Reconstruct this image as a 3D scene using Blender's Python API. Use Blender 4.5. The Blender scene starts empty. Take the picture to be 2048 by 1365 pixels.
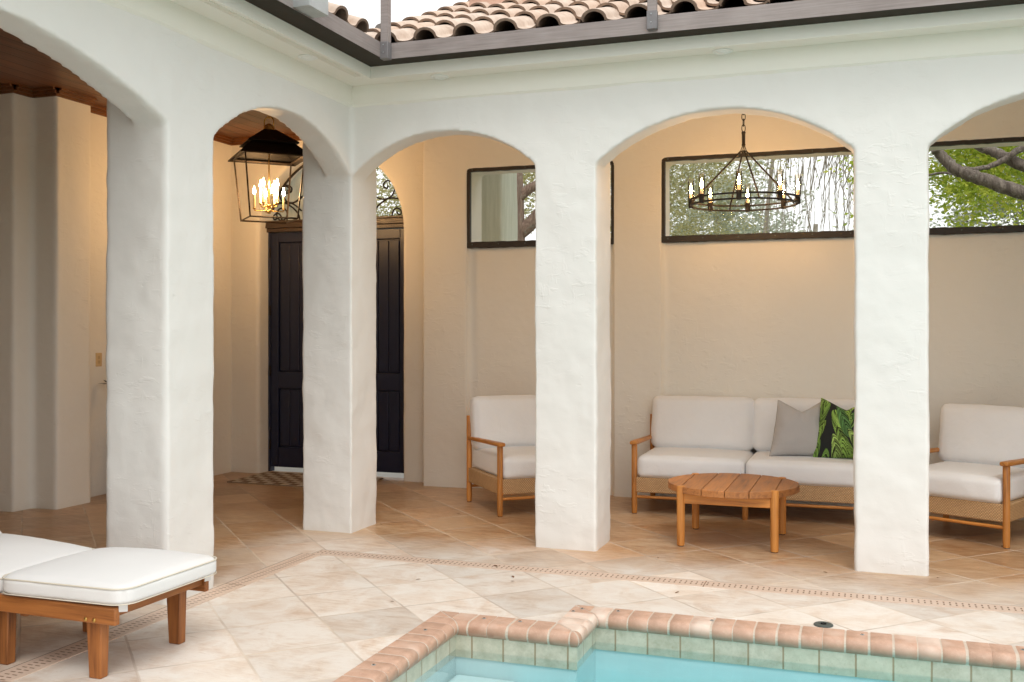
import bpy, bmesh, math, random
import numpy as np
from mathutils import Vector, Matrix, noise as mnoise
PI = math.pi
R = math.radians
random.seed(7)
S = bpy.context.scene
C = S.collection

# ------------------------------------------------------------------ helpers
def link(o, parent=None):
    C.objects.link(o)
    if parent: o.parent = parent
    return o

def thing(name, label, cat, loc=(0, 0, 0), rz=0.0, group=None):
    o = bpy.data.objects.new(name, None)
    o.empty_display_size = .1
    link(o)
    o.location = loc
    o.rotation_euler = (0, 0, rz)
    o['label'] = label
    o['category'] = cat
    if group: o['group'] = group
    return o

def tag(o, label, cat, group=None):
    o['label'] = label
    o['category'] = cat
    if group: o['group'] = group
    return o

def mesh_from(bm, name, mat, smooth=None):
    me = bpy.data.meshes.new(name)
    bm.normal_update()
    bm.to_mesh(me)
    bm.free()
    if smooth is not None:
        me.polygons.foreach_set('use_smooth', [True] * len(me.polygons))
        me.set_sharp_from_angle(angle=R(smooth))
    if mat: me.materials.append(mat)
    return me

def ob(name, bm, mat, parent=None, smooth=None, bevel=None, seg=2):
    o = bpy.data.objects.new(name, mesh_from(bm, name, mat, smooth))
    link(o, parent)
    if bevel:
        m = o.modifiers.new('Bevel', 'BEVEL')
        m.width = bevel
        m.segments = seg
        m.limit_method = 'ANGLE'
        m.angle_limit = R(40)
        m.harden_normals = False
        for p in o.data.polygons: p.use_smooth = True
        o.data.set_sharp_from_angle(angle=R(50))
    return o

def new(): return bmesh.new()

def box(bm, a, b, M=None):
    x0, y0, z0 = a
    x1, y1, z1 = b
    vs = [bm.verts.new(p) for p in ((x0, y0, z0), (x1, y0, z0), (x1, y1, z0), (x0, y1, z0), (x0, y0, z1), (x1, y0, z1), (x1, y1, z1), (x0, y1, z1))]
    if M:
        for v in vs: v.co = M @ v.co
    for f in ((3, 2, 1, 0), (4, 5, 6, 7), (0, 1, 5, 4), (1, 2, 6, 5), (2, 3, 7, 6), (3, 0, 4, 7)):
        bm.faces.new([vs[i] for i in f])
    return vs

def prism(bm, poly, fn, a, b):
    """poly: 2D points, fn(p, t) -> 3D, extruded from a to b"""
    A = [bm.verts.new(fn(p, a)) for p in poly]
    B = [bm.verts.new(fn(p, b)) for p in poly]
    bm.faces.new(A)
    bm.faces.new(list(reversed(B)))
    n = len(poly)
    for i in range(n):
        j = (i + 1) % n
        bm.faces.new([A[j], A[i], B[i], B[j]])
    bmesh.ops.recalc_face_normals(bm, faces=bm.faces)

def frame_at(d):
    d = d.normalized()
    up = Vector((0, 0, 1)) if abs(d.z) < .95 else Vector((1, 0, 0))
    x = d.cross(up).normalized()
    y = x.cross(d).normalized()
    return x, y

def tube(bm, pts, rad, seg=8, caps=True, closed=False):
    pts = [Vector(p) for p in pts]
    n = len(pts)
    rs = rad if hasattr(rad, '__len__') else [rad] * n
    rings = []
    px = None
    for i, p in enumerate(pts):
        if closed:
            d = pts[(i + 1) % n] - pts[i - 1]
        else:
            d = pts[min(i + 1, n - 1)] - pts[max(i - 1, 0)]
        if d.length < 1e-9: d = Vector((0, 0, 1))
        d.normalize()
        if px is None:
            x, y = frame_at(d)
        else:
            x = (px - d * px.dot(d))
            if x.length < 1e-6: x, _ = frame_at(d)
            x.normalize()
            y = x.cross(d)
        px = x
        rings.append([bm.verts.new(p + (x * math.cos(2 * PI * k / seg) + y * math.sin(2 * PI * k / seg)) * rs[i]) for k in range(seg)])
    m = n if closed else n - 1
    for i in range(m):
        a, b = rings[i], rings[(i + 1) % n]
        for k in range(seg):
            bm.faces.new([a[k], a[(k + 1) % seg], b[(k + 1) % seg], b[k]])
    if caps and not closed:
        bm.faces.new(list(reversed(rings[0])))
        bm.faces.new(rings[-1])
    bmesh.ops.recalc_face_normals(bm, faces=bm.faces)

def cyl(bm, p0, p1, r0, r1=None, seg=16):
    tube(bm, [p0, p1], [r0, r0 if r1 is None else r1], seg)

def lathe(bm, prof, c=(0, 0, 0), seg=20):
    rings = []
    for r, z in prof:
        rings.append([bm.verts.new((c[0] + r * math.cos(2 * PI * k / seg), c[1] + r * math.sin(2 * PI * k / seg), c[2] + z)) for k in range(seg)])
    for a, b in zip(rings, rings[1:]):
        for k in range(seg):
            bm.faces.new([a[k], a[(k + 1) % seg], b[(k + 1) % seg], b[k]])
    bm.faces.new(list(reversed(rings[0])))
    bm.faces.new(rings[-1])
    bmesh.ops.remove_doubles(bm, verts=bm.verts, dist=1e-5)
    bmesh.ops.recalc_face_normals(bm, faces=bm.faces)

def cushion(bm, c, half, r, puff, M=None, n=16, wr=.0, seed=0, low=1.0):
    """rounded, puffed box"""
    hx, hy, hz = half
    cache = {}
    def vert(p):
        key = tuple(round(q, 5) for q in p)
        if key in cache: return cache[key]
        P = [p[0] * hx, p[1] * hy, p[2] * hz]
        I = [max(-(h - r), min(h - r, q)) for h, q in zip((hx, hy, hz), P)]
        d = Vector([a - b for a, b in zip(P, I)])
        q = Vector(I) + (d.normalized() * r if d.length > 1e-9 else d)
        if d.length <= 1e-9: q = Vector(P)
        # puff
        fx, fy, fz = (1 - p[0] ** 2), (1 - p[1] ** 2), (1 - p[2] ** 2)
        q.z += (puff[2] * (fx * fy) ** .6 * p[2]) * (1 if p[2] > 0 else low)
        q.y += (puff[1] * (fx * fz) ** .6 * p[1])
        q.x += (puff[0] * (fy * fz) ** .6 * p[0])
        if wr:
            nn = mnoise.noise(Vector((q.x * 5 + seed, q.y * 5, q.z * 5))) + .5 * mnoise.noise(Vector((q.x * 14 + seed, q.y * 14, q.z * 14)))
            q += q.normalized() * nn * wr
        q += Vector(c)
        if M: q = M @ q
        v = bm.verts.new(q)
        cache[key] = v
        return v
    def warp(t):  # concentrate samples near edges
        return math.sin(t * PI / 2) * .55 + t * .45
    ts = [warp(-1 + 2 * i / n) for i in range(n + 1)]
    for ax in range(3):
        for s in (-1, 1):
            for i in range(n):
                for j in range(n):
                    quad = []
                    for (a, b) in ((i, j), (i + 1, j), (i + 1, j + 1), (i, j + 1)):
                        p = [0, 0, 0]
                        p[ax] = s
                        p[(ax + 1) % 3] = ts[a]
                        p[(ax + 2) % 3] = ts[b]
                        quad.append(vert(p))
                    if s < 0: quad.reverse()
                    bm.faces.new(quad)

def rrect_loop(hx, hy, r, z, n=6):
    pts = []
    for (sx, sy, a0) in ((1, 1, 0), (-1, 1, 90), (-1, -1, 180), (1, -1, 270)):
        for k in range(n + 1):
            a = R(a0 + 90 * k / n)
            pts.append(((hx - r) * sx + r * math.cos(a), (hy - r) * sy + r * math.sin(a), z))
    return pts

# ------------------------------------------------------------------ node helpers
class NT:
    def __init__(s, name):
        s.mat = bpy.data.materials.new(name)
        s.mat.use_nodes = True
        s.t = s.mat.node_tree
        s.n = s.t.nodes
        s.b = s.n['Principled BSDF']
        s.out = s.n['Material Output']
    def add(s, typ, **kw):
        nd = s.n.new(typ)
        for k, v in kw.items():
            if k.startswith('_'):
                nd.inputs[k[1:].replace('_', ' ')].default_value = v
            else:
                setattr(nd, k, v)
        return nd
    def l(s, a, b): s.t.links.new(a, b)
    def val(s, nd, i, v):
        if hasattr(v, 'is_linked') or isinstance(v, bpy.types.NodeSocket): s.l(v, nd.inputs[i])
        else: nd.inputs[i].default_value = v
    def math(s, op, a, b=None, c=None):
        nd = s.n.new('ShaderNodeMath')
        nd.operation = op
        s.val(nd, 0, a)
        if b is not None: s.val(nd, 1, b)
        if c is not None: s.val(nd, 2, c)
        return nd.outputs[0]
    def vec(s, op, a, b=None):
        nd = s.n.new('ShaderNodeVectorMath')
        nd.operation = op
        s.val(nd, 0, a)
        if b is not None: s.val(nd, 1, b)
        return nd.outputs[0]
    def coord(s, kind='Object'):
        return s.n.new('ShaderNodeTexCoord').outputs[kind]
    def pos(s):
        return s.n.new('ShaderNodeNewGeometry').outputs['Position']
    def mapping(s, v, scale=(1, 1, 1), loc=(0, 0, 0), rot=(0, 0, 0)):
        m = s.n.new('ShaderNodeMapping')
        s.l(v, m.inputs['Vector'])
        m.inputs['Scale'].default_value = scale
        m.inputs['Location'].default_value = loc
        m.inputs['Rotation'].default_value = rot
        return m.outputs[0]
    def noise(s, v, scale, detail=3, rough=.5, dist=0.0, out='Fac'):
        n = s.n.new('ShaderNodeTexNoise')
        s.l(v, n.inputs['Vector'])
        n.inputs['Scale'].default_value = scale
        n.inputs['Detail'].default_value = detail
        n.inputs['Roughness'].default_value = rough
        n.inputs['Distortion'].default_value = dist
        return n.outputs[out]
    def ramp(s, f, stops, interp='LINEAR'):
        r = s.n.new('ShaderNodeValToRGB')
        s.l(f, r.inputs[0])
        e = r.color_ramp.elements
        r.color_ramp.interpolation = interp
        while len(e) > 1: e.remove(e[-1])
        e[0].position = stops[0][0]
        e[0].color = col(stops[0][1])
        for p, c in stops[1:]:
            q = e.new(p)
            q.color = col(c)
        return r.outputs[0]
    def mix(s, f, a, b, typ='MIX'):
        m = s.n.new('ShaderNodeMix')
        m.data_type = 'RGBA'
        m.blend_type = typ
        s.val(m, 0, f)
        s.val(m, 6, a if isinstance(a, bpy.types.NodeSocket) else col(a))
        s.val(m, 7, b if isinstance(b, bpy.types.NodeSocket) else col(b))
        return m.outputs[2]
    def bump(s, h, strength=.3, dist=.01, normal=None):
        b = s.n.new('ShaderNodeBump')
        s.l(h, b.inputs['Height'])
        b.inputs['Strength'].default_value = strength
        b.inputs['Distance'].default_value = dist
        if normal: s.l(normal, b.inputs['Normal'])
        s.l(b.outputs[0], s.b.inputs['Normal'])
        return b.outputs[0]
    def base(s, c): s.val(s.b, 'Base Color', c if isinstance(c, bpy.types.NodeSocket) else col(c))
    def rough(s, r): s.val(s.b, 'Roughness', r)
    def sep(s, v):
        n = s.n.new('ShaderNodeSeparateXYZ')
        s.l(v, n.inputs[0])
        return n.outputs
    def comb(s, x, y, z=0.0):
        n = s.n.new('ShaderNodeCombineXYZ')
        s.val(n, 0, x); s.val(n, 1, y); s.val(n, 2, z)
        return n.outputs[0]
    def white(s, v, out='Value'):
        n = s.n.new('ShaderNodeTexWhiteNoise')
        n.noise_dimensions = '3D'
        s.l(v, n.inputs['Vector'])
        return n.outputs[out]

def col(c):
    if hasattr(c, '__len__'): return tuple(c) if len(c) == 4 else tuple(c) + (1,)
    return (c, c, c, 1)

def plain(name, c, rough=.5, metal=0, noise_amt=.12, scale=12, bump=0, spec=.5):
    m = NT(name)
    p = m.pos()
    f = m.noise(p, scale, 4, .6)
    m.base(m.mix(f, tuple(x * (1 - noise_amt) for x in c), tuple(min(1, x * (1 + noise_amt)) for x in c)))
    m.rough(m.math('ADD', rough - .08, m.math('MULTIPLY', f, .16)))
    m.b.inputs['Metallic'].default_value = metal
    m.b.inputs['Specular IOR Level'].default_value = spec
    if bump: m.bump(m.noise(p, scale * 6, 3, .6), bump, .004)
    return m.mat

# ------------------------------------------------------------------ materials
def m_stucco(name, c, rough=.62, amt=1.0):
    m = NT(name)
    p = m.pos()
    big = m.noise(p, .9, 3, .5)
    mid = m.noise(p, 7, 4, .6)
    q = m.mapping(p, (1, 1, 1.5), rot=(.7, .5, .9))
    patch = m.ramp(m.noise(p, 1.6, 2), [(.42, 0), (.62, 1)])
    st = m.noise(m.mapping(p, (6, 6, 15), rot=(.9, .75, .3)), 1.7, 3, .55, .35)
    st2 = m.noise(m.mapping(p, (16, 16, 5), rot=(.2, -.5, .4)), 1.5, 3, .55, .3)
    ridge = m.math('ADD', m.ramp(st, [(.56, 0), (.66, 1)]), m.ramp(st2, [(.60, 0), (.68, .7)]))
    ridge = m.math('MULTIPLY', ridge, patch)
    soft = m.noise(p, 3.2, 3, .5)
    fine = m.noise(p, 70, 3, .6)
    pitm = m.ramp(m.noise(p, 15, 2, .5), [(.71, 0), (.78, 1)])
    tone = m.math('ADD', m.math('MULTIPLY', big, .5), m.math('MULTIPLY', mid, .5))
    lo = tuple(x * .965 for x in c)
    hi = tuple(min(.9, x * 1.025) for x in c)
    cc = m.mix(tone, lo, hi)
    z = m.sep(p)[2]
    foot = m.math('MULTIPLY', m.ramp(m.math('ADD', z, m.math('MULTIPLY', mid, .12)), [(.05, 1), (.13, 0)]), .22)
    cc = m.mix(foot, cc, tuple(x * q_ for x, q_ in zip(c, (.80, .74, .66))))
    m.base(cc)
    m.rough(m.math('ADD', rough - .1, m.math('MULTIPLY', mid, .2)))
    h = m.math('ADD', m.math('MULTIPLY', soft, .9), m.math('ADD', m.math('MULTIPLY', fine, .035), m.math('ADD', m.math('MULTIPLY', ridge, .10), m.math('MULTIPLY', pitm, -.10))))
    m.bump(h, .5 * amt, .024)
    m.b.inputs['Specular IOR Level'].default_value = .35
    return m.mat
STUCCO = m_stucco('stucco_white', (.755, .742, .71))
STUCCO_IN = m_stucco('stucco_porch', (.80, .765, .69), amt=1.25)
TRIM = m_stucco('painted_trim', (.80, .785, .715), amt=.12)

def m_wood(name, axis, dark, light, scale=1.0, rough=.45, tone=.5):
    m = NT(name)
    p = m.coord('Object')
    sc = [26, 26, 26]
    sc[axis] = 1.6
    oi = m.n.new('ShaderNodeObjectInfo').outputs['Random']
    off = m.vec('ADD', p, m.comb(m.math('MULTIPLY', oi, 7.3), m.math('MULTIPLY', oi, 3.1), m.math('MULTIPLY', oi, 5.7)))
    g = m.noise(m.mapping(off, tuple(scale * s for s in sc)), 1.6, 5, .6, .4)
    sc2 = [90, 90, 90]
    sc2[axis] = 5
    fine = m.noise(m.mapping(off, tuple(scale * s for s in sc2)), 1.5, 2, .5)
    big = m.noise(off, 3.0, 2)
    f = m.math('ADD', m.math('MULTIPLY', g, .7), m.math('ADD', m.math('MULTIPLY', fine, .2), m.math('MULTIPLY', big, .25)))
    wc = m.ramp(f, [(.40, tuple(.8 * q for q in dark)), (.55, tuple(.5 * (a + b) for a, b in zip(dark, light))), (.74, light)])
    pv = m.math('ADD', .80, m.math('MULTIPLY', m.white(m.comb(oi, oi, 3.0)), .34))
    m.base(m.mix(1.0, wc, m.comb(pv, pv, pv), 'MULTIPLY'))
    m.rough(m.math('ADD', rough - .1, m.math('MULTIPLY', g, .25)))
    m.bump(m.math('ADD', g, m.math('MULTIPLY', fine, .6)), .18, .002)
    return m.mat
TK_D, TK_L = (.34, .115, .02), (.64, .27, .058)
TEAK = [m_wood('teak_%s' % 'xyz'[a], a, TK_D, TK_L) for a in range(3)]
TEAKTOP = m_wood('teak_tabletop', 1, (.24, .085, .022), (.50, .205, .062), rough=.5)
AC_D, AC_L = (.19, .058, .013), (.41, .15, .036)
ACACIA = [m_wood('acacia_%s' % 'xyz'[a], a, AC_D, AC_L) for a in range(3)]
CEIL = None
def m_ceiling():
    m = NT('cedar_boards')
    p = m.pos()
    s = m.sep(p)
    w = .145
    u = m.math('DIVIDE', s[0], w)
    idx = m.math('FLOOR', u)
    fr = m.math('SUBTRACT', u, idx)
    rnd = m.white(m.comb(idx, m.math('FLOOR', m.math('ADD', m.math('DIVIDE', s[1], 2.1), m.math('MULTIPLY', m.white(m.comb(idx, 3.3, 1)), 5)))))
    g = m.noise(m.mapping(m.vec('ADD', p, m.comb(0, m.math('MULTIPLY', rnd, 9), m.math('MULTIPLY', rnd, 5))), (20, 1.2, 20)), 1.5, 5, .6, .5)
    c = m.ramp(g, [(.3, (.085, .027, .009)), (.7, (.24, .088, .028))])
    c = m.mix(m.math('MULTIPLY', rnd, .5), c, (.06, .018, .007))
    edge = m.ramp(m.math('MINIMUM', fr, m.math('SUBTRACT', 1, fr)), [(.0, 1), (.045, 0)])
    m.base(m.mix(edge, c, (.012, .005, .002)))
    m.rough(.38)
    m.bump(m.math('SUBTRACT', m.math('MULTIPLY', g, .15), edge), .5, .006)
    return m.mat
CEIL = m_ceiling()
CROWN = m_wood('stained_crown', 1, (.10, .032, .010), (.22, .085, .028))

def m_floor():
    m = NT('travertine')
    p = m.pos()
    s = m.sep(p)
    T = .4385
    k = 1 / (math.sqrt(2) * T)
    wob = m.math('MULTIPLY', m.math('SUBTRACT', m.noise(p, 9, 3), .5), .020)
    a = m.math('ADD', m.math('SUBTRACT', m.math('MULTIPLY', m.math('ADD', s[0], s[1]), k), .58 / T), wob)
    b = m.math('ADD', m.math('SUBTRACT', m.math('MULTIPLY', m.math('SUBTRACT', s[0], s[1]), k), .16 / T), wob)
    ia, ib = m.math('FLOOR', a), m.math('FLOOR', b)
    fa, fb = m.math('SUBTRACT', a, ia), m.math('SUBTRACT', b, ib)
    idv = m.comb(ia, ib, 0)
    rnd = m.white(idv)
    rc = m.white(m.comb(ib, ia, 4.0))
    rc2 = m.white(m.comb(ib, ia, 9.0))
    # vein direction runs along one tile diagonal, random flip
    off = m.vec('ADD', p, m.comb(m.math('MULTIPLY', rnd, 31), m.math('MULTIPLY', rc, 17), m.math('MULTIPLY', rc2, 5)))
    v1 = m.noise(m.mapping(off, (1.3, 4.2, 1), rot=(0, 0, R(45))), 2.6, 8, .68, .9)
    v2 = m.noise(m.mapping(off, (3.0, 17, 1), rot=(0, 0, R(47))), 3.2, 7, .66, .6)
    blot = m.noise(off, 2.2, 6, .65, .7)
    spk = m.noise(p, 120, 3, .6)
    f = m.math('ADD', m.math('MULTIPLY', v1, .45), m.math('ADD', m.math('MULTIPLY', v2, .5), m.math('MULTIPLY', blot, .25)))
    c = m.ramp(f, [(.46, (.40, .25, .15)), (.555, (.54, .385, .27)), (.63, (.65, .52, .41)), (.74, (.76, .68, .59))])
    warm = m.mix(m.ramp(rc, [(.35, 0), (1, .75)]), c, (.56, .35, .20))
    c = m.mix(m.ramp(blot, [(.35, .7), (.62, .25)]), c, warm)
    c = m.mix(m.math('MULTIPLY', m.ramp(rc2, [(.55, 0), (.95, 1)]), .35), c, (.78, .70, .60))
    # stone under the roof is browner and darker; the open deck is paler
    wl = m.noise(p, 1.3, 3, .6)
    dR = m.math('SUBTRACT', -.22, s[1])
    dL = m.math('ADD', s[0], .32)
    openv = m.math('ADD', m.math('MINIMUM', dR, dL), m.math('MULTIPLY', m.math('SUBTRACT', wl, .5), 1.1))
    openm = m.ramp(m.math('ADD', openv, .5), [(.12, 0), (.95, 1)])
    covered = m.mix(1.0, c, (.80, .635, .46), 'MULTIPLY')
    open_deck = m.mix(m.ramp(m.noise(off, 5.0, 5, .65, .6), [(.36, .30), (.62, .85)]), m.mix(1.0, c, (.95, .93, .93), 'MULTIPLY'), (.76, .72, .675))
    c = m.mix(openm, covered, open_deck)
    c = m.mix(m.ramp(spk, [(.62, 0), (.72, .22)]), c, (.42, .30, .20))
    hol = m.noise(m.mapping(off, (14, 60, 1), rot=(0, 0, R(46))), 1.6, 4, .6, .4)
    c = m.mix(m.ramp(hol, [(.63, 0), (.72, .38)]), c, (.36, .25, .165))
    tv = m.math('ADD', .84, m.math('MULTIPLY', m.white(m.comb(ia, ib, 12.0)), .22))
    c = m.mix(1.0, c, m.comb(tv, tv, m.math('MULTIPLY', tv, .985)), 'MULTIPLY')
    # grout
    g = m.math('MINIMUM', m.math('MINIMUM', fa, m.math('SUBTRACT', 1, fa)), m.math('MINIMUM', fb, m.math('SUBTRACT', 1, fb)))
    gm = m.ramp(g, [(.008, 1), (.017, 0)])
    gcol = m.mix(m.ramp(m.noise(p, 1.7, 2), [(.42, 0), (.58, 1)]), (.66, .56, .45), (.47, .385, .32))
    c = m.mix(m.math('MULTIPLY', gm, m.ramp(m.noise(p, 3.5, 2), [(.35, .35), (.62, .95)])), c, gcol)
    m.base(c)
    rr = m.math('ADD', .24, m.math('ADD', m.math('MULTIPLY', openm, .26), m.math('MULTIPLY', v1, .22)))
    m.rough(m.math('ADD', rr, m.math('MULTIPLY', gm, .3)))
    m.bump(m.math('SUBTRACT', m.math('ADD', m.math('MULTIPLY', v2, .10), m.math('MULTIPLY', rnd, .10)), gm), .30, .004)
    m.b.inputs['Specular IOR Level'].default_value = .42
    return m.mat
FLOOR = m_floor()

def m_brick():
    m = NT('coping_brick')
    p = m.pos()
    isl = m.n.new('ShaderNodeNewGeometry').outputs['Random Per Island']
    f = m.noise(p, 22, 5, .65)
    sp = m.noise(p, 240, 2, .6)
    c = m.ramp(f, [(.3, (.42, .255, .175)), (.6, (.54, .345, .25)), (.8, (.63, .45, .355))])
    c = m.mix(m.math('MULTIPLY', isl, .4), c, (.58, .345, .24))
    c = m.mix(m.ramp(m.math('ADD', m.noise(p, 5, 3), m.math('MULTIPLY', isl, .25)), [(.66, 0), (.82, .6)]), c, (.68, .52, .42))
    c = m.mix(m.math('MULTIPLY', m.ramp(isl, [(.86, 0), (.90, .65)], 'LINEAR'), m.ramp(m.noise(p, 14, 3), [(.35, .3), (.6, 1)])), c, (.76, .66, .57))
    c = m.mix(m.ramp(sp, [(.58, 0), (.7, .35)]), c, (.70, .52, .42))
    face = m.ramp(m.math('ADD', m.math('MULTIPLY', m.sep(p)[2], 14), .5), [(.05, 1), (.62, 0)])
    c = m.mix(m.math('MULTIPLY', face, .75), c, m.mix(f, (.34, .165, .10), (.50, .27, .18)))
    m.base(c)
    m.rough(m.math('SUBTRACT', .6, m.math('MULTIPLY', face, .2)))
    m.bump(m.math('ADD', f, m.math('MULTIPLY', sp, .5)), .3, .003)
    return m.mat
BRICK = m_brick()
MORTAR = plain('mortar', (.57, .475, .385), .85, 0, .2, 30, .3)

def m_pooltile():
    m = NT('waterline_tile')
    p = m.pos()
    s = m.sep(p)
    u = m.math('DIVIDE', m.math('ADD', s[0], s[1]), .158)
    i = m.math('FLOOR', u)
    fr = m.math('SUBTRACT', u, i)
    rnd = m.white(m.comb(i, 2, 5))
    n1 = m.noise(p, 16, 5, .65)
    n2 = m.noise(p, 90, 4, .7)
    c = m.ramp(n1, [(.3, (.38, .34, .25)), (.55, (.52, .47, .37)), (.75, (.62, .55, .45))])
    c = m.mix(m.math('MULTIPLY', rnd, .35), c, (.52, .55, .42))
    c = m.mix(m.ramp(n2, [(.58, 0), (.7, .5)]), c, (.32, .27, .17))
    gm = m.ramp(m.math('MINIMUM', fr, m.math('SUBTRACT', 1, fr)), [(.018, 1), (.034, 0)])
    m.base(m.mix(m.math('MULTIPLY', gm, .9), c, (.30, .21, .12)))
    m.rough(.4)
    m.bump(m.math('SUBTRACT', m.math('MULTIPLY', n1, .3), gm), .4, .004)
    return m.mat
PTILE = m_pooltile()
PLASTER = plain('pool_plaster', (.54, .645, .655), .7, 0, .13, 2.6, .1)

def m_water():
    m = NT('pool_water')
    for n in (m.b,): m.n.remove(n)
    tr = m.add('ShaderNodeBsdfTransparent')
    gl = m.add('ShaderNodeBsdfGlossy')
    gl.inputs['Roughness'].default_value = .02
    fr = m.add('ShaderNodeFresnel')
    fr.inputs['IOR'].default_value = 1.2
    mx = m.add('ShaderNodeMixShader')
    p = m.pos()
    h = m.noise(p, 5.5, 3, .5, .6)
    b = m.add('ShaderNodeBump')
    b.inputs['Strength'].default_value = .25
    b.inputs['Distance'].default_value = .012
    m.l(h, b.inputs['Height'])
    m.l(b.outputs[0], gl.inputs['Normal'])
    m.l(b.outputs[0], fr.inputs['Normal'])
    m.l(m.math('MULTIPLY', fr.outputs[0], .5), mx.inputs[0])
    m.l(tr.outputs[0], mx.inputs[1])
    m.l(gl.outputs[0], mx.inputs[2])
    m.l(mx.outputs[0], m.out.inputs['Surface'])
    va = m.add('ShaderNodeVolumeAbsorption')
    va.inputs['Color'].default_value = (.24, .95, .985, 1)
    va.inputs['Density'].default_value = .55
    m.l(va.outputs[0], m.out.inputs['Volume'])
    return m.mat
WATER = m_water()

def m_drain():
    m = NT('drain_grate')
    p = m.coord('Object')
    s = m.sep(p)
    # local x runs along the strip, y across
    per = .030
    u = m.math('FRACT', m.math('DIVIDE', s[0], per))
    slotx = m.math('LESS_THAN', m.math('ABSOLUTE', m.math('SUBTRACT', u, .5)), .14)
    ay = m.math('ABSOLUTE', s[1])
    sloty = m.math('LESS_THAN', m.math('ABSOLUTE', m.math('SUBTRACT', ay, .0195)), .0125)
    k = m.math('MULTIPLY', slotx, sloty)
    joint = m.math('LESS_THAN', m.math('ABSOLUTE', m.math('SUBTRACT', m.math('FRACT', m.math('DIVIDE', s[0], 1.62)), .5)), .0018)
    k = m.math('MAXIMUM', k, joint)
    n = m.noise(p, 12, 4, .6)
    c = m.mix(n, (.56, .415, .32), (.66, .525, .43))
    m.base(m.mix(k, c, (.20, .12, .075)))
    m.rough(.6)
    return m.mat
DRAIN = m_drain()

def m_fabric(name, c, scale=700, amt=.06, bump=.15):
    m = NT(name)
    p = m.coord('Object')
    w1 = m.noise(m.mapping(p, (1, 1, .15)), scale, 1)
    big = m.noise(p, 6, 3, .5)
    m.base(m.mix(m.math('ADD', m.math('MULTIPLY', w1, .5), m.math('MULTIPLY', big, .5)), tuple(x * (1 - amt) for x in c), tuple(min(.88, x * (1 + amt)) for x in c)))
    m.rough(.9)
    m.b.inputs['Specular IOR Level'].default_value = .15
    m.b.inputs['Sheen Weight'].default_value = .15
    m.bump(m.math('ADD', m.math('MULTIPLY', w1, .12), m.noise(p, 9, 3, .5, .5)), bump, .012)
    return m.mat
CANVAS = m_fabric('sofa_canvas', (.82, .82, .82), bump=.5)
LOUNGE_F = m_fabric('lounger_canvas', (.73, .725, .715), bump=.12)
PIPING = plain('piping', (.68, .63, .53), .85, 0, .05)

def m_stripe():
    m = NT('ticking_stripe')
    uv = m.coord('UV')
    s = m.sep(uv)
    f = m.math('FRACT', m.math('MULTIPLY', s[0], 58))
    k = m.ramp(f, [(.28, 0), (.42, 1), (.62, 1), (.76, 0)])
    m.base(m.mix(k, (.56, .535, .515), (.25, .24, .235)))
    m.rough(.9)
    m.bump(m.noise(m.coord('Object'), 14, 3, .5, .8), .25, .012)
    return m.mat
STRIPE = m_stripe()

def m_attr(name):
    m = NT(name)
    a = m.add('ShaderNodeVertexColor')
    a.layer_name = 'Col'
    m.l(a.outputs[0], m.b.inputs['Base Color'])
    m.rough(.85)
    m.bump(m.noise(m.coord('Object'), 14, 3, .5, .8), .2, .012)
    return m.mat
PALM = m_attr('palm_print')

def m_weave():
    m = NT('wicker_weave')
    p = m.coord('Object')
    s = m.sep(p)
    h = m.math('ADD', s[0], s[1])
    row = m.math('DIVIDE', s[2], .0095)
    ir = m.math('FLOOR', row)
    u = m.math('ADD', m.math('DIVIDE', h, .017), m.math('MULTIPLY', m.math('MODULO', ir, 2.0), .5))
    sx = m.math('SINE', m.math('MULTIPLY', u, 2 * PI))
    fz = m.math('SINE', m.math('MULTIPLY', m.math('FRACT', row), PI))
    hh = m.math('MULTIPLY', fz, m.math('ADD', .55, m.math('MULTIPLY', sx, .45)))
    n = m.noise(p, 40, 3)
    c = m.ramp(m.math('ADD', m.math('MULTIPLY', hh, .75), m.math('MULTIPLY', n, .25)), [(.08, (.25, .13, .052)), (.35, (.52, .315, .15)), (.8, (.68, .45, .235))])
    m.base(c)
    m.rough(.6)
    m.bump(hh, .6, .004)
    return m.mat
WEAVE = m_weave()

DARKMETAL = plain('bronze_aluminium', (.19, .165, .155), .42, .35, .10, 20, .0)
GUTTERM = None
def m_gutter():
    m = NT('weathered_bronze_gutter')
    p = m.pos()
    n = m.noise(m.mapping(p, (1.5, 1.5, 40)), 3, 4, .6)
    n2 = m.noise(p, 2.4, 4, .6)
    f = m.math('ADD', m.math('MULTIPLY', n, .5), m.math('MULTIPLY', n2, .5))
    m.base(m.ramp(f, [(.3, (.20, .165, .155)), (.7, (.36, .315, .30))]))
    m.b.inputs['Metallic'].default_value = .25
    m.rough(.5)
    return m.mat
GUTTERM = m_gutter()
IRON = plain('wrought_iron', (.018, .013, .010), .6, .2, .25, 30, .2)
FRAMEM = plain('window_frame_paint', (.026, .020, .016), .55, 0, .35, 18, .4)
BRONZE = plain('lantern_bronze', (.028, .019, .013), .45, .6, .2, 30)
BLACKM = plain('lantern_roof', (.010, .008, .007), .45, .4, .2, 30)
BRASS = plain('brass', (.62, .40, .12), .28, 1.0, .1, 30)
GALV = plain('galvanised', (.46, .49, .49), .38, .7, .25, 14)
CANDLE = plain('candle_sleeve', (.80, .68, .40), .5, 0, .05)
CANDLEW = plain('candle_sleeve_white', (.75, .68, .55), .5, 0, .05)
NAVY = NT('navy_door_paint')
NAVY.base(NAVY.mix(NAVY.noise(NAVY.pos(), 6, 4), (.007, .011, .036), (.011, .016, .048)))
NAVY.rough(.38)
NAVY = NAVY.mat
BROWNP = plain('door_head_paint', (.055, .034, .024), .45, 0, .15, 10)
WHITEP = plain('white_plastic', (.78, .79, .76), .4, 0, .04)
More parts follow.
